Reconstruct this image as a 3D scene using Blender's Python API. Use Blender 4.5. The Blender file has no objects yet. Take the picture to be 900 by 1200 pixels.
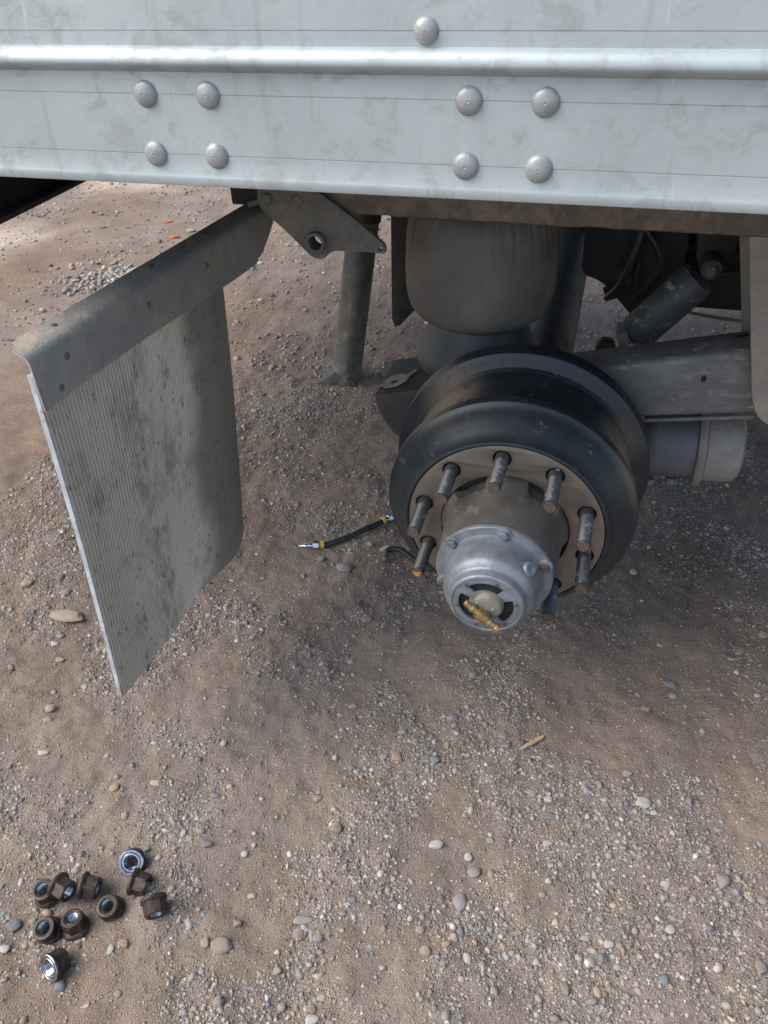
import bpy, bmesh, math, random
import numpy as np
from mathutils import Vector, Matrix

R = math.radians
random.seed(7)
RNG = np.random.default_rng(11)
scene = bpy.context.scene
col = scene.collection

# ------------------------------------------------------------------ camera
PITCH, YAW, ROLL = R(37.69), R(16.37), R(-2.063)
fw = Vector((-math.sin(YAW) * math.cos(PITCH), math.cos(YAW) * math.cos(PITCH), -math.sin(PITCH)))
rt0 = Vector((math.cos(YAW), math.sin(YAW), 0.0))
up0 = rt0.cross(fw)
rt = math.cos(ROLL) * rt0 + math.sin(ROLL) * up0
up = -math.sin(ROLL) * rt0 + math.cos(ROLL) * up0
cd = bpy.data.cameras.new('camera')
cam = bpy.data.objects.new('camera', cd)
col.objects.link(cam)
cd.sensor_fit = 'VERTICAL'
cd.sensor_height = 36.0
cd.lens = 921.0 / 1200.0 * 36.0
cd.clip_start = 0.02
cd.clip_end = 2000.0
m = Matrix((rt, up, -fw)).transposed().to_4x4()
m.translation = Vector((0.098, -1.056, 1.340))
cam.matrix_world = m
scene.camera = cam

# ------------------------------------------------------------------ sky, sun, exposure
SUN_EL, SUN_AZ = R(50.0), R(243.0)          # azimuth from +Y towards +X: a veiled sun off the trailer's rear, to the left
world = bpy.data.worlds.new('World')
scene.world = world
world.use_nodes = True
wn = world.node_tree.nodes
bg = wn['Background']
sky = wn.new('ShaderNodeTexSky')
sky.sky_type = 'NISHITA'
sky.sun_disc = False
sky.sun_elevation = SUN_EL
sky.sun_rotation = SUN_AZ
sky.altitude = 300.0
sky.air_density = 1.0
sky.dust_density = 3.5
sky.ozone_density = 1.0
world.node_tree.links.new(sky.outputs['Color'], bg.inputs['Color'])
bg.inputs['Strength'].default_value = 0.13
ld = bpy.data.lights.new('sun', 'SUN')
ld.energy = 1.4
ld.angle = R(55.0)
ld.color = (1.0, 0.95, 0.88)
sun = bpy.data.objects.new('sun', ld)
col.objects.link(sun)
sd = Vector((math.sin(SUN_AZ) * math.cos(SUN_EL), math.cos(SUN_AZ) * math.cos(SUN_EL), math.sin(SUN_EL)))
sun.rotation_euler = sd.to_track_quat('Z', 'Y').to_euler()
sun.location = (0, 0, 8)
vs = scene.view_settings
vs.view_transform = 'Standard'
vs.look = 'None'
vs.gamma = 1.0
vs.exposure = 1.2
vs.use_curve_mapping = False
scene.render.engine = 'CYCLES'
scene.cycles.use_denoising = True
scene.cycles.denoising_prefilter = 'ACCURATE'
scene.cycles.max_bounces = 5
scene.cycles.diffuse_bounces = 4
scene.cycles.glossy_bounces = 3


# ------------------------------------------------------------------ materials
class NT:
    def __init__(self, name):
        self.m = bpy.data.materials.new(name)
        self.m.use_nodes = True
        self.t = self.m.node_tree
        self.b = self.t.nodes['Principled BSDF']
        self.tc = None

    def n(self, kind, **kw):
        nd = self.t.nodes.new('ShaderNode' + kind)
        for k, v in kw.items():
            setattr(nd, k, v)
        return nd

    def link(self, a, b):
        self.t.links.new(a, b)

    def co(self):
        if self.tc is None:
            self.tc = self.n('TexCoord')
        return self.tc.outputs['Object']

    def noise(self, scale, detail=4.0, rough=0.55, stretch=None, vec=None, dist=0.0):
        v = vec or self.co()
        if stretch:
            mp = self.n('Mapping')
            mp.inputs['Scale'].default_value = stretch
            self.link(v, mp.inputs['Vector'])
            v = mp.outputs['Vector']
        nd = self.n('TexNoise')
        nd.inputs['Scale'].default_value = scale
        nd.inputs['Detail'].default_value = detail
        nd.inputs['Roughness'].default_value = rough
        nd.inputs['Distortion'].default_value = dist
        self.link(v, nd.inputs['Vector'])
        return nd.outputs['Fac']

    def ramp(self, fac, lo, hi):
        mr = self.n('MapRange')
        mr.interpolation_type = 'SMOOTHSTEP'
        mr.inputs['From Min'].default_value = lo
        mr.inputs['From Max'].default_value = hi
        self.link(fac, mr.inputs['Value'])
        return mr.outputs['Result']

    def math(self, op, a, b=None):
        nd = self.n('Math', operation=op)
        for i, v in enumerate((a, b)):
            if v is None:
                continue
            if isinstance(v, (int, float)):
                nd.inputs[i].default_value = v
            else:
                self.link(v, nd.inputs[i])
        return nd.outputs[0]

    def mix(self, fac, a, b):
        nd = self.n('Mix', data_type='RGBA')
        for sock, v in ((nd.inputs[0], fac), (nd.inputs[6], a), (nd.inputs[7], b)):
            if isinstance(v, (int, float)):
                sock.default_value = v
            elif isinstance(v, tuple):
                sock.default_value = (*v, 1.0)
            else:
                self.link(v, sock)
        return nd.outputs[2]

    def spot(self, loc, rad):
        """soft ball-shaped mask about a point in object space"""
        nd = self.n('VectorMath', operation='DISTANCE')
        self.link(self.co(), nd.inputs[0])
        nd.inputs[1].default_value = loc
        return self.math('SUBTRACT', 1.0, self.ramp(nd.outputs['Value'], rad * 0.15, rad))

    def finish(self, colour, rough=0.6, metal=0.0, bump=None, bump_d=0.001, spec=0.5):
        b = self.b
        for nm, v in (('Base Color', colour), ('Roughness', rough), ('Metallic', metal)):
            s = b.inputs[nm]
            if isinstance(v, tuple):
                s.default_value = (*v, 1.0)
            elif isinstance(v, (int, float)):
                s.default_value = v
            else:
                self.link(v, s)
        b.inputs['Specular IOR Level'].default_value = spec
        if bump is not None:
            bp = self.n('Bump')
            bp.inputs['Strength'].default_value = 1.0
            bp.inputs['Distance'].default_value = bump_d
            self.link(bump, bp.inputs['Height'])
            self.link(bp.outputs['Normal'], b.inputs['Normal'])
        return self.m


def worn(name, base, alt, dust, rough=0.55, metal=0.0, s1=14.0, lo=0.42, hi=0.68, dlo=0.5, dhi=0.72,
         dscale=22.0, bump_d=0.0006, stretch=None, spots=(), spec=0.5, scratch=None, spot_col=None):
    """paint or metal (base/alt patches) under patchy road dust"""
    t = NT(name)
    c = t.mix(t.ramp(t.noise(s1, 5.0, 0.6, stretch), lo, hi), base, alt)
    dm = t.ramp(t.noise(dscale, 6.0, 0.65, stretch), dlo, dhi)
    c = t.mix(dm, c, dust)
    for loc, rad in spots:
        sm = t.math('MULTIPLY', t.ramp(t.noise(38.0, 6.0, 0.7), 0.22, 0.50), t.spot(loc, rad))
        c = t.mix(sm, c, spot_col)
        dm = t.math('MAXIMUM', dm, t.math('MULTIPLY', sm, 0.8))
    if scratch:
        w = t.ramp(t.noise(scratch[1], 3.0, 0.7, scratch[2]), 0.62, 0.70)
        c = t.mix(w, c, scratch[0])
    rr = t.math('ADD', t.math('MULTIPLY', dm, 0.9 - rough), rough)
    mm = t.math('MULTIPLY', t.math('SUBTRACT', 1.0, dm), metal)
    h = t.math('ADD', t.noise(160.0, 4.0, 0.7), t.math('MULTIPLY', dm, 0.8))
    return t.finish(c, rr, mm, h, bump_d, spec)


M = {}
DUST = (0.235, 0.195, 0.155)


def rail_material():
    t = NT('weathered_aluminium')
    stain = t.ramp(t.noise(26.0, 7.0, 0.68, (1.0, 1.0, 1.3), dist=0.6), 0.50, 0.68)
    blot = t.ramp(t.noise(7.0, 4.0, 0.6), 0.35, 0.75)
    drip = t.ramp(t.noise(9.0, 4.0, 0.7, (5.0, 1.0, 0.35)), 0.55, 0.72)
    c = t.mix(blot, (0.420, 0.480, 0.482), (0.360, 0.415, 0.418))
    c = t.mix(t.math('MULTIPLY', stain, 0.70), c, (0.285, 0.310, 0.305))
    c = t.mix(t.math('MULTIPLY', drip, 0.45), c, (0.27, 0.285, 0.28))
    c = t.mix(t.math('MULTIPLY', t.ramp(t.noise(240.0, 3.0, 0.7), 0.66, 0.74), 0.6), c, (0.28, 0.27, 0.25))
    scr = t.ramp(t.noise(30.0, 3.0, 0.75, (0.12, 1.0, 5.0)), 0.66, 0.72)
    c = t.mix(t.math('MULTIPLY', scr, 0.35), c, (0.27, 0.28, 0.275))
    scr2 = t.ramp(t.noise(24.0, 2.0, 0.8, (1.6, 1.0, 0.35), dist=1.5), 0.70, 0.74)
    c = t.mix(t.math('MULTIPLY', scr2, 0.4), c, (0.60, 0.64, 0.64))
    rr = t.math('ADD', 0.42, t.math('MULTIPLY', stain, 0.22))
    h = t.math('ADD', t.noise(38.0, 5.0, 0.6), t.math('MULTIPLY', t.noise(2.0, 2.0, 0.5), 1.0))
    return t.finish(c, rr, 0.32, h, 0.0005)


def ground_material():
    t = NT('packed_dirt')
    at = t.n('Attribute', attribute_name='gravel')
    g = at.outputs['Fac']
    aw = t.n('Attribute', attribute_name='soil')
    soil = aw.outputs['Color']
    big = t.noise(5.5, 4.0, 0.62)
    med = t.noise(42.0, 4.0, 0.65)
    fine = t.noise(420.0, 2.0, 0.7)
    c = t.mix(t.ramp(big, 0.35, 0.68), (0.82, 0.80, 0.78), (1.12, 1.10, 1.08))
    mul = t.n('Mix', data_type='RGBA', blend_type='MULTIPLY')
    mul.inputs[0].default_value = 1.0
    t.link(soil, mul.inputs[6])
    t.link(c, mul.inputs[7])
    c = mul.outputs[2]
    c = t.mix(t.math('MULTIPLY', t.ramp(med, 0.42, 0.72), 0.38), c, (0.20, 0.158, 0.128))
    # grit too fine to build: cells of 2-5 mm with colours of their own
    vo = t.n('TexVoronoi', feature='F1')
    vo.inputs['Scale'].default_value = 300.0
    t.link(t.co(), vo.inputs['Vector'])
    sep = t.n('SeparateColor')
    t.link(vo.outputs['Color'], sep.inputs['Color'])
    near = t.math('SUBTRACT', 1.0, t.ramp(vo.outputs['Distance'], 0.22, 0.42))
    thr = t.math('SUBTRACT', 0.84, t.math('MULTIPLY', g, 0.62))
    on = t.math('MULTIPLY', t.math('GREATER_THAN', sep.outputs['Red'], thr), near)
    gc = t.mix(t.ramp(sep.outputs['Green'], 0.05, 0.95), (0.20, 0.19, 0.18), (0.50, 0.46, 0.41))
    c = t.mix(t.math('MULTIPLY', on, 0.8), c, gc)
    vo2 = t.n('TexVoronoi', feature='F1')
    vo2.inputs['Scale'].default_value = 120.0
    t.link(t.co(), vo2.inputs['Vector'])
    sep2 = t.n('SeparateColor')
    t.link(vo2.outputs['Color'], sep2.inputs['Color'])
    near2 = t.math('SUBTRACT', 1.0, t.ramp(vo2.outputs['Distance'], 0.2, 0.4))
    on2 = t.math('MULTIPLY', t.math('GREATER_THAN', sep2.outputs['Green'], t.math('SUBTRACT', 0.97, t.math('MULTIPLY', g, 0.5))), near2)
    gc2 = t.mix(sep2.outputs['Blue'], (0.19, 0.18, 0.17), (0.38, 0.34, 0.29))
    c = t.mix(t.math('MULTIPLY', on2, 0.75), c, gc2)
    # grain-sized speckle: single dark and pale grains
    g1 = t.noise(520.0, 2.0, 0.8)
    c = t.mix(t.math('MULTIPLY', t.ramp(g1, 0.56, 0.66), 0.55), c, (0.120, 0.094, 0.074))
    g2 = t.noise(610.0, 2.0, 0.8, (1.0, 1.1, 1.0))
    c = t.mix(t.math('MULTIPLY', t.ramp(g2, 0.60, 0.68), 0.60), c, (0.47, 0.43, 0.385))
    g3 = t.noise(190.0, 3.0, 0.7)
    c = t.mix(t.math('MULTIPLY', t.ramp(g3, 0.54, 0.70), 0.42), c, (0.160, 0.124, 0.095))
    h = t.math('ADD', t.math('MULTIPLY', med, 2.2), t.math('MULTIPLY', fine, 1.3))
    h = t.math('ADD', h, t.math('MULTIPLY', g3, 1.2))
    h = t.math('ADD', h, t.math('MULTIPLY', on, 1.1))
    h = t.math('ADD', h, t.math('MULTIPLY', on2, 2.0))
    return t.finish(c, 0.95, 0.0, h, 0.0026, 0.2)


def stone_material(name, attr=True, base=(0.3, 0.28, 0.25)):
    t = NT(name)
    if attr:
        c0 = t.n('Attribute', attribute_name='Col').outputs['Color']
    else:
        c0 = base
    n = t.noise(70.0, 5.0, 0.7)
    if attr:
        dark = t.n('Mix', data_type='RGBA', blend_type='MULTIPLY')
        dark.inputs[0].default_value = 1.0
        t.link(c0, dark.inputs[6])
        dark.inputs[7].default_value = (0.72, 0.71, 0.70, 1)
        c = t.mix(t.ramp(n, 0.35, 0.7), c0, dark.outputs[2])
    else:
        c = t.mix(t.ramp(n, 0.35, 0.7), base, tuple(v * 0.72 for v in base))
        c = t.mix(t.math('MULTIPLY', t.ramp(t.noise(320.0, 3.0, 0.7), 0.56, 0.68), 0.5), c, tuple(min(1, v * 1.35) for v in base))
        c = t.mix(t.math('MULTIPLY', t.ramp(t.noise(45.0, 4.0, 0.6), 0.5, 0.75), 0.6), c, (0.27, 0.215, 0.175))
    return t.finish(c, 0.82, 0.0, t.noise(190.0, 4.0, 0.7), 0.0007, 0.3)


M['rail'] = rail_material()
M['rivet'] = worn('rivet_aluminium', (0.31, 0.33, 0.33), (0.25, 0.27, 0.27), (0.20, 0.195, 0.18), 0.40, 0.25, 60.0, dlo=0.56, dhi=0.8, dscale=90.0, bump_d=0.0005)
M['wall'] = worn('white_trailer_skin', (0.62, 0.64, 0.64), (0.56, 0.58, 0.58), (0.40, 0.38, 0.34), 0.4, 0.1, 3.0, dlo=0.6, dhi=0.8, dscale=3.0)
M['sill'] = worn('muddy_frame_steel', (0.120, 0.100, 0.080), (0.170, 0.142, 0.110), (0.25, 0.20, 0.15), 0.75, 0.0, 20.0, dlo=0.42, dhi=0.66, dscale=30.0, bump_d=0.0022)
M['under'] = worn('underframe_paint', (0.014, 0.014, 0.014), (0.022, 0.021, 0.020), (0.05, 0.044, 0.038), 0.7, 0.0, 9.0, dlo=0.5, dhi=0.75, dscale=14.0)
M['plank'] = worn('floor_underside', (0.05, 0.042, 0.035), (0.065, 0.055, 0.045), (0.09, 0.078, 0.065), 0.85, 0.0, 8.0)
M['plate'] = worn('dusty_grey_plate', (0.125, 0.120, 0.108), (0.165, 0.155, 0.136), (0.215, 0.190, 0.158), 0.7, 0.0, 26.0, dlo=0.45, dhi=0.7, dscale=40.0, bump_d=0.0010)
M['hanger'] = worn('dusty_hanger_steel', (0.235, 0.215, 0.185), (0.280, 0.258, 0.222), (0.315, 0.275, 0.225), 0.8, 0.0, 16.0, dlo=0.45, dhi=0.72, dscale=34.0, bump_d=0.0010)
M['bellows'] = worn('dusty_rubber', (0.088, 0.083, 0.075), (0.138, 0.129, 0.115), (0.195, 0.178, 0.152), 0.62, 0.0, 6.0, 0.35, 0.7, 0.40, 0.75, 9.0, 0.0006, scratch=((0.135, 0.122, 0.105), 30.0, (0.5, 0.5, 3.0)))
M['piston'] = worn('air_spring_piston', (0.065, 0.072, 0.078), (0.090, 0.096, 0.100), (0.150, 0.140, 0.124), 0.5, 0.0, 12.0, dlo=0.55, dhi=0.8)
M['beam'] = worn('trailing_arm_paint', (0.120, 0.122, 0.118), (0.165, 0.165, 0.155), (0.26, 0.245, 0.215), 0.6, 0.0, 18.0, 0.4, 0.7, 0.52, 0.72, 34.0, 0.0008, stretch=(0.8, 1.0, 1.6), scratch=((0.33, 0.31, 0.27), 26.0, (1.0, 1.0, 3.5)))
M['axle'] = worn('axle_tube_paint', (0.032, 0.031, 0.030), (0.046, 0.044, 0.041), (0.075, 0.066, 0.056), 0.6, 0.0, 14.0)
M['seat'] = worn('dark_seat', (0.050, 0.048, 0.045), (0.078, 0.073, 0.066), (0.135, 0.120, 0.098), 0.6, 0.0, 18.0, dlo=0.52, dhi=0.75)
M['legpaint'] = worn('dusty_leg_paint', (0.075, 0.070, 0.062), (0.110, 0.102, 0.088), (0.165, 0.145, 0.118), 0.7, 0.0, 20.0, dlo=0.48, dhi=0.72, scratch=((0.22, 0.20, 0.165), 30.0, (2.0, 2.0, 0.5)))
M['strut'] = worn('dusty_strut_paint', (0.045, 0.051, 0.055), (0.075, 0.080, 0.082), (0.25, 0.23, 0.20), 0.55, 0.0, 30.0, 0.4, 0.7, 0.54, 0.66, 60.0, 0.0010)
M['drum'] = worn('black_drum_paint', (0.017, 0.023, 0.030), (0.026, 0.033, 0.040), (0.125, 0.120, 0.110), 0.40, 0.1, 30.0, 0.4, 0.7, 0.61, 0.72, 36.0, 0.0004,
                 spots=(((-0.135, 0.130, 0.655), 0.10), ((0.172, 0.115, 0.575), 0.10)), spot_col=(0.27, 0.215, 0.15))
M['face'] = worn('machined_drum_face', (0.260, 0.228, 0.192), (0.205, 0.184, 0.162), (0.185, 0.158, 0.130), 0.40, 0.72, 9.0, 0.3, 0.7, 0.60, 0.85, 22.0, 0.0002)
M['hub'] = worn('cast_hub_steel', (0.175, 0.165, 0.145), (0.120, 0.115, 0.105), (0.215, 0.190, 0.155), 0.45, 0.45, 16.0, 0.35, 0.7, 0.52, 0.8, 24.0, 0.0006)
M['hubcap'] = worn('cast_aluminium', (0.225, 0.252, 0.278), (0.150, 0.172, 0.195), (0.16, 0.152, 0.138), 0.48, 0.45, 26.0, 0.35, 0.7, 0.58, 0.8, 46.0, 0.0005)
M['boss'] = worn('olive_plastic', (0.13, 0.13, 0.10), (0.17, 0.165, 0.13), (0.21, 0.19, 0.15), 0.5, 0.0, 60.0)
M['black'] = worn('recess_shade', (0.012, 0.012, 0.012), (0.018, 0.017, 0.016), (0.03, 0.028, 0.025), 0.8, 0.0, 40.0)  # near-black stands in for the shade inside openings
M['brass'] = worn('brass', (0.42, 0.30, 0.13), (0.31, 0.22, 0.10), (0.20, 0.16, 0.10), 0.36, 0.8, 90.0, dlo=0.58, dhi=0.8, dscale=120.0)
M['green'] = worn('green_tag', (0.10, 0.42, 0.25), (0.08, 0.35, 0.21), (0.2, 0.3, 0.22), 0.5, 0.0, 60.0, dlo=0.7, dhi=0.9)
M['stud'] = worn('dark_stud_steel', (0.055, 0.058, 0.062), (0.085, 0.088, 0.092), (0.34, 0.335, 0.32), 0.45, 0.5, 40.0, 0.4, 0.7, 0.57, 0.68, 75.0, 0.0005)
M['rust'] = worn('rusty_stud_end', (0.090, 0.058, 0.047), (0.125, 0.088, 0.072), (0.065, 0.045, 0.038), 0.75, 0.2, 120.0, bump_d=0.0008)
M['orange'] = worn('orange_paint_mark', (0.42, 0.22, 0.05), (0.30, 0.15, 0.04), (0.12, 0.08, 0.05), 0.5, 0.0, 150.0, dlo=0.62, dhi=0.75, dscale=200.0)
M['nut'] = worn('rusty_nut_steel', (0.042, 0.030, 0.025), (0.062, 0.044, 0.035), (0.095, 0.070, 0.054), 0.48, 0.45, 80.0, 0.38, 0.68, 0.55, 0.8, 130.0, 0.0007)
M['steel'] = worn('bare_steel', (0.50, 0.53, 0.56), (0.30, 0.33, 0.36), (0.16, 0.15, 0.13), 0.22, 0.95, 160.0, 0.35, 0.7, 0.6, 0.75, 220.0, 0.0004)
M['darksteel'] = worn('oiled_steel', (0.13, 0.14, 0.15), (0.07, 0.075, 0.08), (0.12, 0.11, 0.10), 0.28, 0.9, 140.0)
M['chrome'] = worn('plated_steel', (0.72, 0.75, 0.77), (0.6, 0.63, 0.65), (0.35, 0.33, 0.3), 0.15, 1.0, 60.0, dlo=0.66, dhi=0.85, dscale=100.0)
M['hose'] = worn('black_hose', (0.017, 0.018, 0.019), (0.024, 0.024, 0.025), (0.09, 0.08, 0.068), 0.42, 0.0, 60.0, dlo=0.6, dhi=0.85, dscale=70.0)
M['yellow'] = worn('yellow_collar', (0.46, 0.36, 0.05), (0.36, 0.28, 0.04), (0.25, 0.2, 0.1), 0.5, 0.0, 90.0)
M['tape'] = worn('torn_decal', (0.46, 0.41, 0.30), (0.36, 0.32, 0.24), (0.26, 0.225, 0.18), 0.7, 0.0, 60.0, bump_d=0.0012)
M['paledust'] = worn('pale_chamber', (0.30, 0.295, 0.275), (0.24, 0.236, 0.22), (0.27, 0.225, 0.175), 0.7, 0.0, 18.0, 0.4, 0.7, 0.46, 0.70, 40.0, 0.0006)
M['greycan'] = worn('grey_chamber', (0.15, 0.158, 0.165), (0.19, 0.195, 0.20), (0.27, 0.25, 0.215), 0.55, 0.2, 22.0, 0.4, 0.7, 0.58, 0.78, 40.0, 0.0006)
M['wood'] = worn('dry_wood', (0.46, 0.34, 0.21), (0.38, 0.28, 0.17), (0.3, 0.24, 0.18), 0.8, 0.0, 90.0, stretch=(0.2, 1, 1))
M['bracket'] = worn('blue_grey_bracket', (0.29, 0.30, 0.29), (0.38, 0.36, 0.32), (0.42, 0.355, 0.27), 0.55, 0.1, 20.0, 0.4, 0.7, 0.44, 0.70, 24.0, 0.0010)


def flap_material():
    t = NT('ribbed_flap_rubber')
    band = t.ramp(t.noise(4.2, 3.0, 0.5, (1.0, 1.0, 0.18)), 0.38, 0.66)
    c = t.mix(band, (0.50, 0.455, 0.375), (0.68, 0.625, 0.525))
    sx = t.n('SeparateXYZ')
    t.link(t.co(), sx.inputs[0])
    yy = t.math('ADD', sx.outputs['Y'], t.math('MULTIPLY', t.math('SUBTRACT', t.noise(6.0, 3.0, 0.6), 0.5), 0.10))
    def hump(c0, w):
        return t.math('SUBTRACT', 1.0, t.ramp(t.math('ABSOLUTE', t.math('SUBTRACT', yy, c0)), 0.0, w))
    c = t.mix(t.math('MULTIPLY', hump(-0.035, 0.075), 0.75), c, (0.72, 0.69, 0.61))  # paler band: light on the sheet's bulge put into the colour
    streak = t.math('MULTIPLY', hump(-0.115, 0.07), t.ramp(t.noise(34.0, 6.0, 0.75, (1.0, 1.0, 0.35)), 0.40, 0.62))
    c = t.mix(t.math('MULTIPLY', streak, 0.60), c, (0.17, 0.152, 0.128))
    c = t.mix(t.math('MULTIPLY', t.ramp(yy, 0.02, 0.09), 0.80), c, (0.185, 0.170, 0.142))  # shading of the far third, turned from the light, put into the colour
    mud = t.ramp(t.noise(13.0, 7.0, 0.72, (1.0, 1.0, 0.55)), 0.50, 0.72)
    c = t.mix(t.math('MULTIPLY', mud, 0.72), c, (0.185, 0.165, 0.138))
    sp = t.ramp(t.noise(95.0, 5.0, 0.75, (1.0, 1.0, 0.45)), 0.56, 0.68)
    c = t.mix(t.math('MULTIPLY', sp, 0.65), c, (0.085, 0.076, 0.066))
    tan = t.ramp(t.noise(26.0, 3.0, 0.6), 0.68, 0.76)
    c = t.mix(t.math('MULTIPLY', tan, 0.7), c, (0.34, 0.255, 0.175))
    return t.finish(c, 0.75, 0.0, t.noise(180.0, 4.0, 0.7), 0.0006, 0.15)


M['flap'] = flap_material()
M['flapedge'] = worn('pale_flap_edge', (0.48, 0.53, 0.56), (0.36, 0.39, 0.41), (0.25, 0.225, 0.19), 0.5, 0.1, 20.0, dlo=0.48, dhi=0.68)  # lit look of the sheet's edge put into the colour
M['ground'] = ground_material()
M['gravel'] = stone_material('gravel_stone')


# ------------------------------------------------------------------ helpers
def tag(o, label=None, cat=None, group=None, kind=None):
    if label:
        o['label'] = label
    if cat:
        o['category'] = cat
    if group:
        o['group'] = group
    if kind:
        o['kind'] = kind
    return o


def empty(name, loc, label, cat, group=None):
    o = bpy.data.objects.new(name, None)
    o.empty_display_size = 0.05
    col.objects.link(o)
    o.location = loc
    return tag(o, label, cat, group)


def link_mesh(name, me, mat, parent=None, smooth=True, angle=38.0):
    if mat is not None:
        me.materials.clear()
        me.materials.append(mat)
    o = bpy.data.objects.new(name, me)
    col.objects.link(o)
    if parent is not None:
        o.parent = parent
        o.matrix_parent_inverse = parent.matrix_basis.inverted()
    if smooth:
        for p in me.polygons:
            p.use_smooth = True
        sharp_by_angle(me, R(angle))
    return o


def sharp_by_angle(me, ang):
    bm = bmesh.new()
    bm.from_mesh(me)
    for e in bm.edges:
        if len(e.link_faces) == 2 and e.calc_face_angle(0.0) > ang:
            e.smooth = False
    bm.to_mesh(me)
    bm.free()


def pyd(name, verts, faces, mat, parent=None, smooth=True, angle=38.0, fix=True):
    me = bpy.data.meshes.new(name)
    me.from_pydata([tuple(v) for v in verts], [], faces)
    if fix:
        bm = bmesh.new()
        bm.from_mesh(me)
        bmesh.ops.recalc_face_normals(bm, faces=bm.faces)
        bm.to_mesh(me)
        bm.free()
    return link_mesh(name, me, mat, parent, smooth, angle)


def box(name, lo, hi, mat, parent=None, bev=0.003, rot=None):
    bm = bmesh.new()
    bmesh.ops.create_cube(bm, size=1.0)
    lo, hi = Vector(lo), Vector(hi)
    for v in bm.verts:
        v.co = Vector((lo[i] + (v.co[i] + 0.5) * (hi[i] - lo[i]) for i in range(3)))
    if bev:
        bmesh.ops.bevel(bm, geom=list(bm.edges), offset=bev, segments=2, affect='EDGES', profile=0.5)
    if rot is not None:
        c = (lo + hi) / 2
        bmesh.ops.rotate(bm, verts=bm.verts, cent=c, matrix=rot)
    me = bpy.data.meshes.new(name)
    bm.to_mesh(me)
    bm.free()
    return link_mesh(name, me, mat, parent)


def prism(name, pts, axis, a, b, mat, parent=None, bev=0.0015, bseg=2):
    """outline pts (u,v) extruded from a to b along axis 'x', 'y' or 'z'"""
    def P(u, v, w):
        return {'x': (w, u, v), 'y': (u, w, v), 'z': (u, v, w)}[axis]
    n = len(pts)
    bm = bmesh.new()
    A = [bm.verts.new(P(u, v, a)) for u, v in pts]
    B = [bm.verts.new(P(u, v, b)) for u, v in pts]
    bm.faces.new(A)
    bm.faces.new(B[::-1])
    for i in range(n):
        j = (i + 1) % n
        bm.faces.new((A[i], B[i], B[j], A[j]))
    bmesh.ops.recalc_face_normals(bm, faces=bm.faces)
    if bev:
        ed = [e for e in bm.edges if len(e.link_faces) == 2 and e.calc_face_angle(0) > 0.6]
        bmesh.ops.bevel(bm, geom=ed, offset=bev, segments=bseg, affect='EDGES', profile=0.5)
    me = bpy.data.meshes.new(name)
    bm.to_mesh(me)
    bm.free()
    return link_mesh(name, me, mat, parent)


def rings(name, prof, axis_m, mat, parent=None, seg=48, angle=35.0, close=True):
    """lathe: prof is a list of (r, h); r may be a function of the angle; axis_m maps (x,y,h) into place"""
    V, Fc = [], []
    for r, h in prof:
        for k in range(seg):
            a = 2 * math.pi * k / seg
            rr = r(a) if callable(r) else r
            V.append(axis_m @ Vector((rr * math.cos(a), rr * math.sin(a), h)))
    n = len(prof)
    for i in range(n - 1):
        for k in range(seg):
            k2 = (k + 1) % seg
            Fc.append((i * seg + k, i * seg + k2, (i + 1) * seg + k2, (i + 1) * seg + k))
    if close:
        Fc.append(tuple(range(seg))[::-1])
        Fc.append(tuple((n - 1) * seg + k for k in range(seg)))
    return pyd(name, V, Fc, mat, parent, True, angle)


def along(p, d, xref=None):
    """matrix whose +Z is direction d, placed at p"""
    d = Vector(d).normalized()
    q = d.to_track_quat('Z', 'Y').to_matrix().to_4x4()
    q.translation = Vector(p)
    return q


def tube(name, pts, rad, mat, parent=None, seg=14, smooth_n=6):
    P = [Vector(p) for p in pts]
    if smooth_n > 1 and len(P) > 2:
        Q = []
        for i in range(len(P) - 1):
            p0, p1, p2, p3 = P[max(i - 1, 0)], P[i], P[i + 1], P[min(i + 2, len(P) - 1)]
            for k in range(smooth_n):
                t = k / smooth_n
                Q.append(0.5 * ((2 * p1) + (p2 - p0) * t + (2 * p0 - 5 * p1 + 4 * p2 - p3) * t * t + (3 * p1 - p0 - 3 * p2 + p3) * t ** 3))
        Q.append(P[-1])
        P = Q
    V, Fc = [], []
    n = len(P)
    prev = None
    for i, p in enumerate(P):
        d = (P[min(i + 1, n - 1)] - P[max(i - 1, 0)]).normalized()
        u = d.cross(Vector((0, 0, 1))) if prev is None else prev - d * prev.dot(d)
        if u.length < 1e-5:
            u = d.cross(Vector((1, 0, 0)))
        u.normalize()
        prev = u
        w = d.cross(u)
        r = rad(i / (n - 1)) if callable(rad) else rad
        for k in range(seg):
            a = 2 * math.pi * k / seg
            V.append(p + r * (math.cos(a) * u + math.sin(a) * w))
    for i in range(n - 1):
        for k in range(seg):
            k2 = (k + 1) % seg
            Fc.append((i * seg + k, i * seg + k2, (i + 1) * seg + k2, (i + 1) * seg + k))
    Fc.append(tuple(range(seg))[::-1])
    Fc.append(tuple((n - 1) * seg + k for k in range(seg)))
    return pyd(name, V, Fc, mat, parent)


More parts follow.
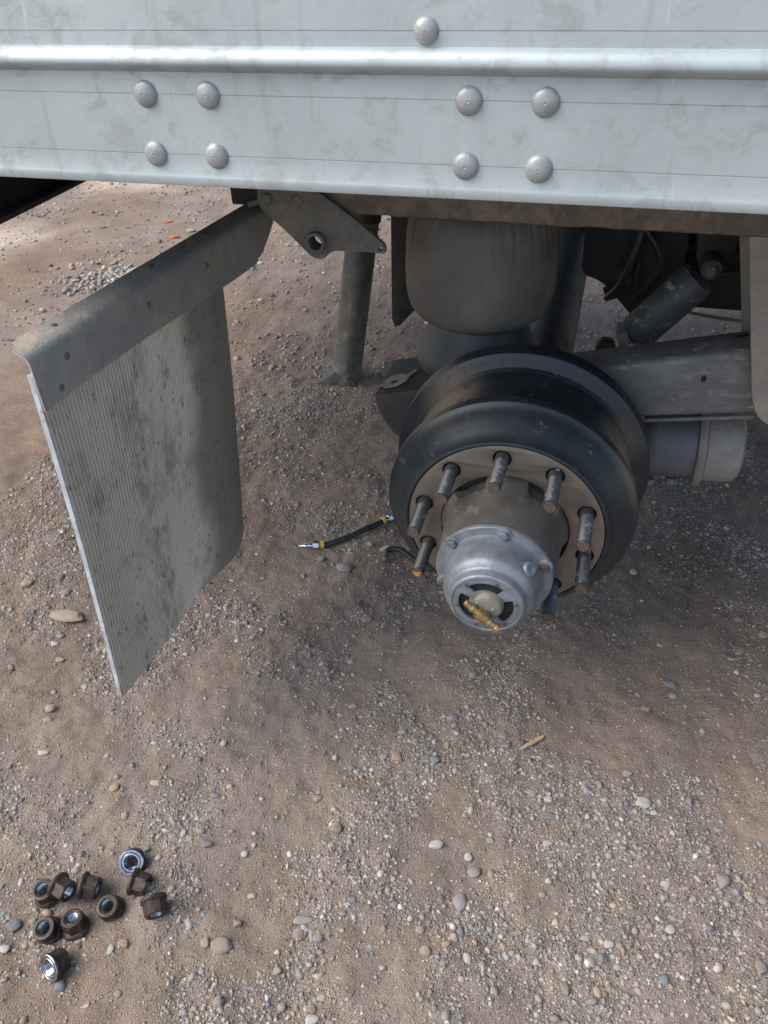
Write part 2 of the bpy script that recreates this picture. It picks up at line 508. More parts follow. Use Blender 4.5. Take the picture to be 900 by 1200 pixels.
def plate_holes(name, outline, holes, thick, mx, mat, parent=None, bevel=0.0008):
    """flat plate with real holes: outlines in (u, v), extruded by thick about its middle, mapped by mx"""
    cu = bpy.data.curves.new(name, 'CURVE')
    cu.dimensions = '2D'
    cu.fill_mode = 'BOTH'
    cu.extrude = thick / 2 - bevel
    cu.bevel_depth = bevel
    cu.bevel_resolution = 1
    cu.offset = -bevel
    for loop in [outline] + list(holes):
        sp = cu.splines.new('POLY')
        sp.points.add(len(loop) - 1)
        for q, (u, v) in zip(sp.points, loop):
            q.co = (u, v, 0, 1)
        sp.use_cyclic_u = True
    tmp = bpy.data.objects.new(name, cu)
    col.objects.link(tmp)
    dg = bpy.context.evaluated_depsgraph_get()
    me = bpy.data.meshes.new_from_object(tmp.evaluated_get(dg))
    bpy.data.objects.remove(tmp)
    bpy.data.curves.remove(cu)
    bm = bmesh.new()
    bm.from_mesh(me)
    bmesh.ops.remove_doubles(bm, verts=bm.verts, dist=1e-5)
    bm.to_mesh(me)
    bm.free()
    me.transform(mx)
    me.name = name
    return link_mesh(name, me, mat, parent, True, 30.0)


def circ(cx, cy, r, n=32, cw=False):
    s = -1 if cw else 1
    return [(cx + r * math.cos(s * 2 * math.pi * k / n), cy + r * math.sin(s * 2 * math.pi * k / n)) for k in range(n)]


def rounded(pts, rad, n=5):
    out = []
    L = len(pts)
    for i in range(L):
        p, a, b = Vector(pts[i]), Vector(pts[i - 1]), Vector(pts[(i + 1) % L])
        r = rad[i] if isinstance(rad, (list, tuple)) else rad
        if r <= 0:
            out.append(tuple(p))
            continue
        da, db = (a - p), (b - p)
        r = min(r, da.length * 0.45, db.length * 0.45)
        s, e = p + da.normalized() * r, p + db.normalized() * r
        for k in range(n + 1):
            t = k / n
            q = (1 - t) ** 2 * s + 2 * t * (1 - t) * p + t * t * e
            out.append((q.x, q.y))
    return out


def hexbolt(name, p, d, af, h, mat, parent, washer=True):
    m_ = along(p, d)
    hexr = lambda a: af / 2 / math.cos((a % (math.pi / 3)) - math.pi / 6)
    rr = af / 2
    prof = []
    if washer:
        prof += [(rr * 1.28, 0.0), (rr * 1.28, h * 0.16), (rr * 1.1, h * 0.2)]
    prof += [(hexr, h * 0.2 if washer else 0.0), (hexr, h * 0.88), (rr * 0.93, h)]
    return rings(name, prof, m_, mat, parent, 24)


def copy_tree(o, parent=None):
    c = o.copy()
    col.objects.link(c)
    if parent is not None:
        c.parent = parent
    for ch in list(o.children):
        copy_tree(ch, c)
    return c

# ------------------------------------------------------------------ ground
def hash2(ix, iy, s):
    v = np.sin(ix * 127.1 + iy * 311.7 + s * 74.7) * 43758.5453
    return v - np.floor(v)


def vnoise(x, y, s=0.0):
    ix, iy = np.floor(x), np.floor(y)
    fx, fy = x - ix, y - iy
    fx, fy = fx * fx * (3 - 2 * fx), fy * fy * (3 - 2 * fy)
    a, b = hash2(ix, iy, s), hash2(ix + 1, iy, s)
    c, d = hash2(ix, iy + 1, s), hash2(ix + 1, iy + 1, s)
    return (a * (1 - fx) + b * fx) * (1 - fy) + (c * (1 - fx) + d * fx) * fy


def fbm(x, y, s=0.0, o=4):
    t, amp, f, tot = 0.0, 1.0, 1.0, 0.0
    for k in range(o):
        t = t + amp * vnoise(x * f + 13.7 * k, y * f - 7.3 * k, s + k)
        tot += amp
        amp *= 0.5
        f *= 2.03
    return t / tot


GRAVEL = [(-0.01, -0.08, 0.12), (-0.2, -0.17, 0.076), (-0.13, -0.23, 0.065), (0.14, -0.18, 0.096), (0.26, -0.19, 0.094), (0.38, -0.1, 0.064), (0.18, -0.44, 0.124), (0.25, -0.49, 0.119), (0.06, -0.48, 0.096), (0.45, -0.3, 0.086), (0.47, -0.43, 0.092), (0.32, -0.33, 0.086), (-0.76, 0.05, 0.1), (-0.78, -0.11, 0.085), (-1.23, 0.26, 0.092), (-1.13, 0.11, 0.086), (-0.47, 0.08, 0.118), (-0.63, 0.14, 0.082), (-0.48, -0.2, 0.069), (-0.64, -0.26, 0.069), (-0.8, -0.43, 0.097), (-0.5, -0.38, 0.08), (-0.25, -0.38, 0.076), (-0.14, -0.42, 0.088), (-0.04, 0.09, 0.075), (-0.23, -0.61, 0.08), (-0.47, -0.51, 0.044), (0.02, -0.25, 0.039), (-0.22, -0.02, 0.036), (-0.85, -0.03, 0.079), (-0.88, 1.08, 0.173), (-1.41, 0.55, 0.129), (-0.32, -0.66, 0.053), (0.46, 0.97, 0.099), (0.55, 0.68, 0.11), (-0.95, 1.45, 0.128), (-1.95, 2.05, 0.22)]
BARE = [(-0.67, -0.31, 0.068), (-0.42, -0.1, 0.108), (-0.02, -0.22, 0.08), (-0.03, -0.33, 0.061), (-0.19, 0.08, 0.114), (-0.47, 0.12, 0.06), (0.25, 0.09, 0.162), (0.39, 0.04, 0.103), (0.13, -0.41, 0.057), (-0.04, -0.57, 0.066), (0.12, -0.54, 0.052), (-0.8, -0.26, 0.071), (-0.29, -0.56, 0.056), (-0.48, -0.64, 0.055), (-0.57, -0.56, 0.058), (-0.45, 0.24, 0.105), (-0.07, 0.27, 0.081), (0.28, -0.3, 0.059), (0.41, -0.41, 0.054), (-0.63, 0.37, 0.112), (-1.02, -0.17, 0.113)]


def gravel_mask(x, y):
    wx = x + 0.05 * (fbm(x * 9, y * 9, 3.0) - 0.5)
    wy = y + 0.05 * (fbm(x * 9, y * 9, 5.0) - 0.5)
    m_ = 0.16 + 1.2 * (fbm(x * 3.2, y * 3.2, 9.0) - 0.5) + 1.5 * (fbm(x * 14, y * 14, 1.0) - 0.5)
    for cx, cy, s in GRAVEL:
        m_ = m_ + 0.70 * np.exp(-((wx - cx) ** 2 + (wy - cy) ** 2) / (2 * (s * 0.8) ** 2))
    for cx, cy, s in BARE:
        m_ = m_ - 0.60 * np.exp(-((wx - cx) ** 2 + (wy - cy) ** 2) / (2 * (s * 0.75) ** 2))
    return np.clip(0.35 + (m_ - 0.42) * 1.35, 0.0, 1.0)


def height(x, y):
    h = 0.022 * (fbm(x * 1.7, y * 1.7, 21.0, 3) - 0.5) + 0.026 * (fbm(x * 6.0, y * 6.0, 22.0, 3) - 0.5)
    h = h + 0.0145 * (fbm(x * 24.0, y * 24.0, 23.0, 3) - 0.5) + 0.0065 * (fbm(x * 75.0, y * 75.0, 24.0, 2) - 0.5)
    # scuffed ridges pushed up across the dirt in front of the hub
    u = (x * 0.78 + y * 0.62)
    v = (-x * 0.62 + y * 0.78)
    rd = np.exp(-((v - 0.02 - 0.05 * np.sin(u * 5.0)) / 0.035) ** 2) * np.clip(1.2 - np.abs(u + 0.1) * 2.4, 0, 1)
    h = h + 0.007 * rd
    return h


def hz(x, y):
    return float(height(np.array([float(x)]), np.array([float(y)]))[0])


def axis_steps(lo, hi, fine, far_lo, far_hi, g):
    a = list(np.arange(lo, hi + 1e-6, fine))
    s, p = fine, hi
    while p < far_hi:
        s *= g
        p += s
        a.append(p)
    s, p, pre = fine, lo, []
    while p > far_lo:
        s *= g
        p -= s
        pre.append(p)
    return np.array(pre[::-1] + a)


def make_ground():
    xs = axis_steps(-1.45, 0.85, 0.0075, -400.0, 400.0, 1.05)
    ys = axis_steps(-0.85, 1.30, 0.0075, -400.0, 600.0, 1.045)
    X, Y = np.meshgrid(xs, ys)
    x, y = X.ravel(), Y.ravel()
    fade = np.clip(1.0 - (np.hypot(x, y) - 8.0) / 20.0, 0.0, 1.0)
    z = height(x, y) * fade
    nx, ny = len(xs), len(ys)
    i, j = np.meshgrid(np.arange(nx - 1), np.arange(ny - 1))
    a = (j * nx + i).ravel()
    F_ = np.stack([a, a + 1, a + 1 + nx, a + nx], 1)
    me = bpy.data.meshes.new('ground')
    me.vertices.add(len(x))
    me.vertices.foreach_set('co', np.stack([x, y, z], 1).ravel())
    me.loops.add(F_.size)
    me.loops.foreach_set('vertex_index', F_.ravel())
    me.polygons.add(len(F_))
    me.polygons.foreach_set('loop_start', np.arange(len(F_)) * 4)
    me.polygons.foreach_set('loop_total', np.full(len(F_), 4))
    me.polygons.foreach_set('use_smooth', np.ones(len(F_), dtype=bool))
    me.update()
    at = me.attributes.new('gravel', 'FLOAT', 'POINT')
    at.data.foreach_set('value', gravel_mask(x, y))
    # soil colour: grey-brown dirt, warm loam patches, two pale patches beyond the trailer
    base = np.array([0.276, 0.222, 0.180])
    warm = np.array([0.215, 0.145, 0.097])
    pale_soil = np.array([0.52, 0.43, 0.34])
    greyd = np.array([0.255, 0.217, 0.184])
    C_ = np.repeat(base[None], len(x), 0)
    w = np.clip((fbm(x * 1.6, y * 1.6, 31.0) - 0.42) * 3.2, 0, 1) * 0.45
    for cx, cy, s, k in ((-0.95, 0.35, 0.35, 0.7), (-0.6, 0.75, 0.35, 0.55), (-2.55, 2.0, 0.42, 0.9), (-1.55, 2.85, 0.35, 0.9), (-1.9, 1.1, 0.5, 0.55), (-2.75, 3.05, 0.4, 0.6),
                         (-0.9, -0.2, 0.2, 0.45), (-0.3, -0.52, 0.14, 0.4), (0.4, 0.3, 0.35, 0.3), (-0.62, -0.66, 0.1, 0.35), (-1.1, 0.7, 0.5, 0.8), (-0.5, 1.2, 0.6, 0.7), (-1.5, 1.7, 0.6, 0.6), (0.35, 0.75, 0.5, 0.55), (0.3, 1.9, 0.8, 0.5)):
        w = np.maximum(w, k * np.exp(-((x - cx) ** 2 + (y - cy) ** 2) / (2 * s * s)) * (0.55 + 0.9 * fbm(x * 7, y * 7, 33.0)))
    C_ = C_ * (1 - w[:, None]) + warm * w[:, None]
    gd = np.clip((fbm(x * 2.3, y * 2.3, 41.0) - 0.45) * 3.0, 0, 1) * 0.7
    C_ = C_ * (1 - gd[:, None]) + greyd * gd[:, None]
    s_ = np.zeros(len(x))
    for cx, cy, sx, sy in ((-3.02, 2.42, 0.26, 0.20), (-2.85, 3.62, 0.34, 0.26)):
        s_ = np.maximum(s_, np.clip(1.6 * np.exp(-((x - cx) / sx) ** 2 - ((y - cy) / sy) ** 2) + 0.8 * (fbm(x * 6, y * 6, 35.0) - 0.62), 0, 1))
    s_ = np.where(np.hypot(x + 2.9, y - 3.0) < 1.4, s_, 0)
    C_ = C_ * (1 - s_[:, None]) + pale_soil * s_[:, None]
    ca = me.attributes.new('soil', 'FLOAT_COLOR', 'POINT')
    ca.data.foreach_set('color', np.concatenate([C_, np.ones((len(x), 1))], 1).ravel())
    me.materials.append(M['ground'])
    o = bpy.data.objects.new('ground', me)
    col.objects.link(o)
    return tag(o, 'brown packed dirt ground strewn with grit', 'ground', kind='structure')


make_ground()

PAL = np.array([(0.27, 0.255, 0.235), (0.33, 0.305, 0.275), (0.21, 0.205, 0.20), (0.19, 0.21, 0.23), (0.36, 0.29, 0.225), (0.41, 0.37, 0.32),
                (0.26, 0.205, 0.16), (0.48, 0.46, 0.42), (0.14, 0.14, 0.145), (0.29, 0.215, 0.165)])
PW = np.array([0.24, 0.18, 0.13, 0.12, 0.09, 0.09, 0.07, 0.05, 0.03, 0.02])


def ico(sub):
    bm = bmesh.new()
    bmesh.ops.create_icosphere(bm, subdivisions=sub, radius=1.0)
    bm.verts.ensure_lookup_table()
    V = np.array([v.co[:] for v in bm.verts])
    Fc = np.array([[v.index for v in f.verts] for f in bm.faces])
    bm.free()
    return V, Fc


def octa():
    V = np.array([(1, 0, 0), (-1, 0, 0), (0, 1, 0), (0, -1, 0), (0, 0, 1), (0, 0, -1)], float)
    Fc = np.array([(0, 2, 4), (2, 1, 4), (1, 3, 4), (3, 0, 4), (2, 0, 5), (1, 2, 5), (3, 1, 5), (0, 3, 5)])
    return V, Fc


def pick(n, x0, x1, y0, y1, base, gain):
    """n places in a rectangle, kept where the gravel lies"""
    out = []
    have = 0
    while have < n:
        x = RNG.uniform(x0, x1, n * 2)
        y = RNG.uniform(y0, y1, n * 2)
        k = RNG.random(n * 2) < np.clip(base + gain * gravel_mask(x, y), 0, 1)
        out.append(np.stack([x[k], y[k]], 1))
        have += int(k.sum())
    return np.concatenate(out)[:n]


def scatter(name, shape, pos, size, sink, jitter, label, cat, bright=1.0):
    V, Fc = shape
    n, nv = len(pos), len(V)
    sc = np.stack([size * RNG.uniform(0.75, 1.3, n), size * RNG.uniform(0.65, 1.0, n), size * RNG.uniform(0.38, 0.75, n)], 1)
    P = V[None] * (1 + RNG.uniform(-jitter, jitter, (n, nv, 1))) * sc[:, None, :]
    # small tilt, free spin
    a = RNG.uniform(0, 2 * np.pi, n)
    tx, ty = RNG.normal(0, 0.25, n), RNG.normal(0, 0.25, n)
    x, y, z = P[..., 0], P[..., 1], P[..., 2]
    y, z = y * np.cos(tx)[:, None] - z * np.sin(tx)[:, None], y * np.sin(tx)[:, None] + z * np.cos(tx)[:, None]
    x, z = x * np.cos(ty)[:, None] + z * np.sin(ty)[:, None], -x * np.sin(ty)[:, None] + z * np.cos(ty)[:, None]
    x, y = x * np.cos(a)[:, None] - y * np.sin(a)[:, None], x * np.sin(a)[:, None] + y * np.cos(a)[:, None]
    h = height(pos[:, 0], pos[:, 1]) + sc[:, 2] * sink
    P = np.stack([x + pos[:, :1], y + pos[:, 1:], z + h[:, None]], -1).reshape(-1, 3)
    F_ = (Fc[None] + (np.arange(n) * nv)[:, None, None]).reshape(-1, 3)
    c = PAL[RNG.choice(len(PAL), n, p=PW / PW.sum())] * RNG.uniform(0.72, 1.22, (n, 1)) * bright
    dirt = np.array([0.262, 0.212, 0.170])
    k = RNG.uniform(0.0, 0.45, (n, 1))
    c = c * (1 - k) + dirt * k
    C_ = np.repeat(np.concatenate([c, np.ones((n, 1))], 1), nv, 0)
    me = bpy.data.meshes.new(name)
    me.vertices.add(len(P))
    me.vertices.foreach_set('co', P.ravel())
    me.loops.add(F_.size)
    me.loops.foreach_set('vertex_index', F_.ravel())
    me.polygons.add(len(F_))
    me.polygons.foreach_set('loop_start', np.arange(len(F_)) * 3)
    me.polygons.foreach_set('loop_total', np.full(len(F_), 3))
    me.update()
    ca = me.attributes.new('Col', 'FLOAT_COLOR', 'POINT')
    ca.data.foreach_set('color', C_.ravel())
    me.materials.append(M['gravel'])
    o = bpy.data.objects.new(name, me)
    col.objects.link(o)
    return tag(o, label, cat, kind='stuff')


NEAR = (-1.5, 0.9, -0.85, 1.3)
scatter('grit', octa(), pick(140000, *NEAR, 0.24, 0.9), RNG.lognormal(math.log(0.0016), 0.36, 140000), 0.1, 0.25,
        'fine grey grit spread over the near dirt', 'grit', 1.3)
scatter('gravel', ico(1), pick(30000, *NEAR, 0.06, 1.0), np.clip(RNG.lognormal(math.log(0.0029), 0.42, 30000), 0.0015, 0.0085), -0.1, 0.28,
        'loose grey and tan gravel in patches over the near dirt', 'gravel', 1.12)
scatter('pebbles', ico(2), pick(650, *NEAR, 0.15, 0.8), np.clip(RNG.lognormal(math.log(0.0052), 0.25, 650), 0.004, 0.0085), -0.05, 0.15,
        'scattered small pebbles mixed into the gravel', 'pebbles')
scatter('far_gravel', ico(1), pick(24000, -5.0, 2.2, 1.3, 6.0, 0.15, 0.8), np.clip(RNG.lognormal(math.log(0.0052), 0.45, 24000), 0.002, 0.022), 0.15, 0.2,
        'coarser gravel strewn over the open ground beyond the trailer', 'gravel')
p_ = np.stack([RNG.normal(-1.98, 0.14, 700), RNG.normal(2.02, 0.10, 700)], 1)
scatter('gravel_pile', ico(1), p_, np.clip(RNG.lognormal(math.log(0.011), 0.3, 700), 0.004, 0.022), 0.4, 0.2,
        'low heap of pale crushed gravel behind the mud flap', 'gravel', 1.2)

# ------------------------------------------------------------------ trailer body
FAR_Y = 2.22
CEN = 0.985
XR0, XR1 = -1.7, 6.0
trailer = empty('trailer', (1.5, CEN, 1.104), 'aluminium-railed trailer body overhead with riveted side rail', 'trailer')


def groove(z, y0=-0.25, w=0.0006, d=0.0007):
    return [(y0, z - w), (y0 + d, z - w * 0.3), (y0 + d, z + w * 0.3), (y0, z + w)]


prof = [(-0.205, 1.104), (-0.2504, 1.104), (-0.2509, 1.1048), (-0.2510, 1.1120), (-0.2507, 1.1140), (-0.2500, 1.1160)]
prof += groove(1.1355)
prof += groove(1.1930)
prof += [(-0.2500, 1.2132), (-0.2520, 1.2140), (-0.2605, 1.2190), (-0.2625, 1.2208), (-0.2632, 1.2232), (-0.2628, 1.2265), (-0.2608, 1.2308), (-0.2570, 1.2342), (-0.2525, 1.2358), (-0.2500, 1.2362)]
prof += groove(1.2487)
prof += [(-0.2500, 1.40), (-0.205, 1.40)]
prism('side_rail', prof, 'x', XR0, XR1, M['rail'], trailer, bev=0)
for x, z in ((-0.378, 1.193), (-0.308, 1.193), (-0.379, 1.1355), (-0.308, 1.1355), (-0.042, 1.193), (0.029, 1.193), (-0.043, 1.1355), (0.028, 1.1355), (-0.083, 1.249)):
    mm = along((x, -0.2496, z), (0, -1, 0)) @ Matrix.Rotation(random.uniform(0, 6), 4, 'Z')
    r_ = 0.0130 if z < 1.24 else 0.0115
    rings('rivet', [(r_, 0.0), (r_ * 1.0, 0.0012), (r_ * 0.95, 0.0026), (r_ * 0.82, 0.0043), (r_ * 0.60, 0.0056), (r_ * 0.3, 0.0064), (r_ * 0.10, 0.0067), (r_ * 0.08, 0.0063)], mm, M['rivet'], trailer, 32, 60)
box('side_wall', (XR0, -0.235, 1.40), (XR1, -0.20, 3.95), M['wall'], trailer, 0.002)
box('side_wall', (XR0, FAR_Y - 0.035, 1.104), (XR1, FAR_Y, 3.95), M['wall'], trailer, 0.002)
box('roof', (XR0, -0.235, 3.95), (XR1, FAR_Y, 3.99), M['wall'], trailer, 0.002)
box('rear_door', (XR0 - 0.04, -0.235, 1.16), (XR0 - 0.001, FAR_Y, 3.95), M['wall'], trailer, 0.002)
box('floor', (XR0, -0.20, 1.155), (XR1, FAR_Y - 0.04, 1.19), M['plank'], trailer, 0)
xb = -0.757 - 0.305 * 3
while xb < 5.8:
    lowz = 0.998 if xb < -0.70 else 1.103
    box('crossmember', (xb - 0.03, -0.20, lowz), (xb + 0.03, FAR_Y - 0.045, lowz + 0.008), M['under'], trailer, 0.001)
    box('crossmember', (xb - 0.004, -0.20, lowz + 0.008), (xb + 0.004, FAR_Y - 0.045, 1.1545), M['under'], trailer, 0)
    xb += 0.305
box('rear_sill', (XR0 - 0.02, -0.20, 1.0), (XR0 + 0.012, FAR_Y - 0.045, 1.15), M['under'], trailer, 0.003)

# ------------------------------------------------------------------ suspension frame
frame = empty('suspension_frame', (0.6, CEN, 0.922), 'mud-caked steel suspension frame bolted under the trailer floor', 'frame')


def rough_sill(name, y0, y1):
    # box member whose lower edge carries lumpy dried mud
    xs = np.arange(-0.49, 3.0, 0.012)
    V, Fc = [], []
    for x in xs:
        j = 0.004 * (fbm(np.array([x * 26]), np.array([y0]), 3)[0] - 0.5) + 0.003 * (fbm(np.array([x * 90]), np.array([y0]), 4)[0] - 0.5)
        V += [(x, y0, 1.10), (x, y0 + 0.001, 0.945), (x, y0 - 0.001, 0.9255 + j), (x, y0 + 0.006, 0.9215 + j), (x, y0 + 0.06, 0.922), (x, y1, 0.922), (x, y1, 1.10)]
    n = len(xs)
    for i in range(n - 1):
        for k in range(7):
            k2 = (k + 1) % 7
            Fc.append((i * 7 + k, i * 7 + k2, i * 7 + 7 + k2, i * 7 + 7 + k))
    Fc.append(tuple(range(7)))
    Fc.append(tuple((n - 1) * 7 + k for k in range(7))[::-1])
    return pyd(name, V, Fc, M['sill'], frame, True, 50)


rough_sill('side_member', 0.25, 0.58)
rough_sill('side_member', 1.39, 1.72)
HP = [(0.312, 0.9205), (0.383, 0.643), (0.397, 0.614), (0.411, 0.600), (0.430, 0.592), (0.64, 0.592), (0.72, 0.9205)]
for a, b in ((0.262, 0.281), (0.452, 0.464), (1.97 - 0.281, 1.97 - 0.262), (1.97 - 0.464, 1.97 - 0.452)):
    prism('hanger_plate', rounded(HP, [0, 0.03, 0.02, 0.02, 0.02, 0.03, 0]), 'y', a, b, M['hanger'], frame, 0.002)
for a in (0.281, 1.97 - 0.452):
    prism('hanger_web', [(0.405, 0.919), (0.425, 0.76), (0.437, 0.76), (0.417, 0.919)], 'y', a + 0.001, a + 0.170, M['under'], frame, 0.001)
for x in (-0.12, 0.52, 1.2):
    box('cross_tube', (x - 0.04, 0.581, 0.945), (x + 0.04, 1.389, 1.03), M['under'], frame, 0.006)
# pivot bracket bolted on the frame's rear end
TP = [(-0.487, 0.962), (-0.376, 0.962), (-0.31, 0.917), (-0.262, 0.879), (-0.262, 0.864), (-0.297, 0.866), (-0.358, 0.864), (-0.377, 0.846), (-0.398, 0.850), (-0.432, 0.885), (-0.487, 0.932)]
mxy = Matrix(((1, 0, 0, 0), (0, 0, -1, 0.240), (0, 1, 0, 0), (0, 0, 0, 1)))
plate_holes('bracket_plate', rounded(TP, [0.004, 0.01, 0.02, 0.016, 0.012, 0.012, 0.03, 0.03, 0.02, 0.02, 0.01]), [circ(-0.386, 0.8785, 0.0125, 28), circ(-0.2715, 0.8725, 0.0032, 12)], 0.010, mxy, M['plate'], frame)
V_, F_ = [], []
for r0, y in ((0.0125, 0.262), (0.0125, 0.225), (0.0175, 0.2235), (0.0185, 0.226), (0.0185, 0.2349)):
    for k in range(32):
        V_.append((-0.386 + r0 * math.cos(k * math.pi / 16), y, 0.8785 + r0 * math.sin(k * math.pi / 16)))
for i in range(4):
    for k in range(32):
        F_.append((i * 32 + k, i * 32 + (k + 1) % 32, i * 32 + 32 + (k + 1) % 32, i * 32 + 32 + k))
pyd('pivot_tube', V_, F_, M['plate'], frame)
for x, z in ((-0.470, 0.947), (-0.415, 0.946)):
    rings('bolt_head', [(0.0105, 0), (0.0105, 0.002), (0.008, 0.005), (0.003, 0.0062)], along((x, 0.2350, z), (0, -1, 0)), M['plate'], frame, 24)
# weld beads of dried mud under the sill
# ------------------------------------------------------------------ mirrored copies for the far side
MIR = Matrix.Translation((0, 2 * CEN, 0)) @ Matrix.Scale(-1, 4, (0, 1, 0))


def mirror(o, label):
    c = copy_tree(o)
    c.matrix_basis = MIR @ o.matrix_basis
    c['label'] = label
    return c


# ------------------------------------------------------------------ trailing arm
arm = empty('trailing_arm', (0.07, 0.365, 0.45), 'scuffed grey steel trailing arm behind the black brake drum', 'suspension arm', 'trailing arms')
AP = [(0.46, 0.7465), (0.46, 0.607), (0.39, 0.597), (0.215, 0.569), (0.10, 0.545), (-0.05, 0.506), (-0.05, 0.6215)]
AE = [(-0.052, 0.6207), (-0.052, 0.505), (-0.15, 0.480), (-0.235, 0.452), (-0.268, 0.468), (-0.300, 0.520), (-0.309, 0.5575)]
prism('arm_body', rounded(AP, [0, 0, 0.1, 0.1, 0.1, 0, 0]), 'y', 0.287, 0.372, M['beam'], arm, 0.012, 4)
tag(prism('spring_seat', rounded(AE, [0, 0, 0.05, 0.03, 0.02, 0.02, 0.006]), 'y', 0.283, 0.444, M['seat'], arm, 0.006, 3), 'dark wide end of the arm under the air spring')  # wide end has a darker tone than the arm body
prism('bottom_flange', [(0.4, 0.600), (0.215, 0.569), (0.10, 0.545), (0.10, 0.538), (0.215, 0.562), (0.4, 0.593)], 'y', 0.2825, 0.2868, M['plate'], arm, 0.001)
slope = math.atan2(0.7465 - 0.5575, 0.46 + 0.309)
top = lambda x: 0.5575 + (x + 0.309) * math.tan(slope)
for x, y, L, W in ((-0.207, 0.372, 0.011, 0.005), (-0.19, 0.425, 0.008, 0.004), (0.355, 0.345, 0.012, 0.005)):
    mt = Matrix.Translation((x, y, top(x) + 0.0004)) @ Matrix.Rotation(-slope, 4, 'Y')
    rings('painted_slot', [(1.0, 0.0), (1.0, 0.0006)], mt @ Matrix.Diagonal((L, W, 1, 1)), M['black'], arm, 20)  # flat black disc: darkness of a slot hole painted on the arm
rings('painted_slot', [(0.0058, 0.0), (0.0058, 0.0008)], along((0.301, 0.2868, 0.661), (0, -1, 0)) @ Matrix.Diagonal((0.8, 1.15, 1, 1)), M['black'], arm, 20)  # flat black disc for the shade in the front hole
# torn remains of a decal on top of the arm
ol = [(-0.303, 0.318), (-0.288, 0.300), (-0.265, 0.308), (-0.250, 0.322), (-0.246, 0.352), (-0.238, 0.366), (-0.243, 0.372), (-0.256, 0.356), (-0.272, 0.362), (-0.290, 0.350), (-0.300, 0.340)]
il = [(-0.284, 0.327), (-0.280, 0.321), (-0.273, 0.323), (-0.268, 0.330), (-0.270, 0.336), (-0.276, 0.338), (-0.282, 0.334)]
n_ = len(ol)
V_ = []
for q, (u, v) in enumerate(ol):
    V_.append((u, v, top(u) + 0.0012 + 0.0025 * (0.5 + 0.5 * math.sin(q * 2.3))))
for u, v in il:
    V_.append((u, v, top(u) + 0.0008))
V_ = [Vector(v) for v in V_]
bm = bmesh.new()
ov = [bm.verts.new(v) for v in V_[:n_]]
iv = [bm.verts.new(v) for v in V_[n_:]]
oe = [bm.edges.new((ov[i], ov[(i + 1) % n_])) for i in range(n_)]
ie = [bm.edges.new((iv[i], iv[(i + 1) % len(iv)])) for i in range(len(iv))]
bmesh.ops.bridge_loops(bm, edges=oe + ie)
ret = bmesh.ops.extrude_face_region(bm, geom=list(bm.faces))
bmesh.ops.translate(bm, verts=[g for g in ret['geom'] if isinstance(g, bmesh.types.BMVert)], vec=(0, 0, 0.0012))
bmesh.ops.recalc_face_normals(bm, faces=bm.faces)
me = bpy.data.meshes.new('decal_scrap')
bm.to_mesh(me)
bm.free()
tag(link_mesh('decal_scrap', me, M['tape'], arm), 'torn yellowish decal scrap')
mirror(arm, 'dark trailing arm on the far side, seen through the gap under the frame')

# ------------------------------------------------------------------ air spring
spring = empty('air_spring', (-0.125, 0.43, 0.60), 'dusty black rubber air spring between the frame and trailing arm', 'air spring', 'air springs')
ms = Matrix.Translation((-0.125, 0.43, 0))
rings('top_plate', [(0.108, 0.9215), (0.110, 0.919), (0.110, 0.910), (0.100, 0.907)], ms, M['plate'], spring, 56)
def wrinkle(r, k):
    return lambda a: r + k * (math.sin(a * 46) + 0.6 * math.sin(a * 29 + 1.3) + 0.5 * math.sin(a * 71))


rings('bellows', [(0.092, 0.9065), (0.112, 0.908), (wrinkle(0.124, 0.0008), 0.902), (wrinkle(0.133, 0.0009), 0.890), (wrinkle(0.1395, 0.0007), 0.872), (wrinkle(0.1435, 0.0003), 0.845), (0.1455, 0.81), (0.1462, 0.78), (0.1455, 0.755), (0.143, 0.735), (0.138, 0.717), (0.129, 0.702), (0.116, 0.692), (0.100, 0.688), (0.086, 0.692), (0.080, 0.702)], ms, M['bellows'], spring, 288, 60)
rings('piston', [(0.080, 0.706), (0.088, 0.690), (0.098, 0.668), (0.109, 0.646), (0.119, 0.627), (0.1255, 0.613), (0.1265, 0.600), (0.121, 0.585), (0.09, 0.570)], ms, M['piston'], spring, 64, 40)
mirror(spring, 'dark air spring on the far side under the trailer')

# ------------------------------------------------------------------ axle
axle = empty('axle', (0, CEN, 0.43), 'dark round axle tube running under the trailer behind the air spring', 'axle')
rings('axle_tube', [(0.0635, 0.0), (0.0635, 1.50)], along((0, 0.235, 0.49), (0, 1, 0)), M['axle'], axle, 40)
for y in (0.262, 0.45, 1.97 - 0.45, 1.97 - 0.262):
    rings('axle_collar', [(0.064, 0.0), (0.086, 0.002), (0.086, 0.012), (0.064, 0.014)], along((0, y - 0.007, 0.49), (0, 1, 0)), M['axle'], axle, 40)
rings('cam_shaft', [(0.019, 0), (0.019, 0.34)], along((0.13, 0.24, 0.44), (0, 1, 0)), M['axle'], axle, 20)
rings('cam_shaft', [(0.019, 0), (0.019, 0.34)], along((0.13, 1.39, 0.44), (0, 1, 0)), M['axle'], axle, 20)
for y in (0.585, 1.97 - 0.585 - 0.03):
    prism('slack_adjuster', rounded([(0.095, 0.41), (0.165, 0.40), (0.175, 0.45), (0.15, 0.575), (0.115, 0.575)], 0.02), 'y', y, y + 0.03, M['axle'], axle, 0.003)

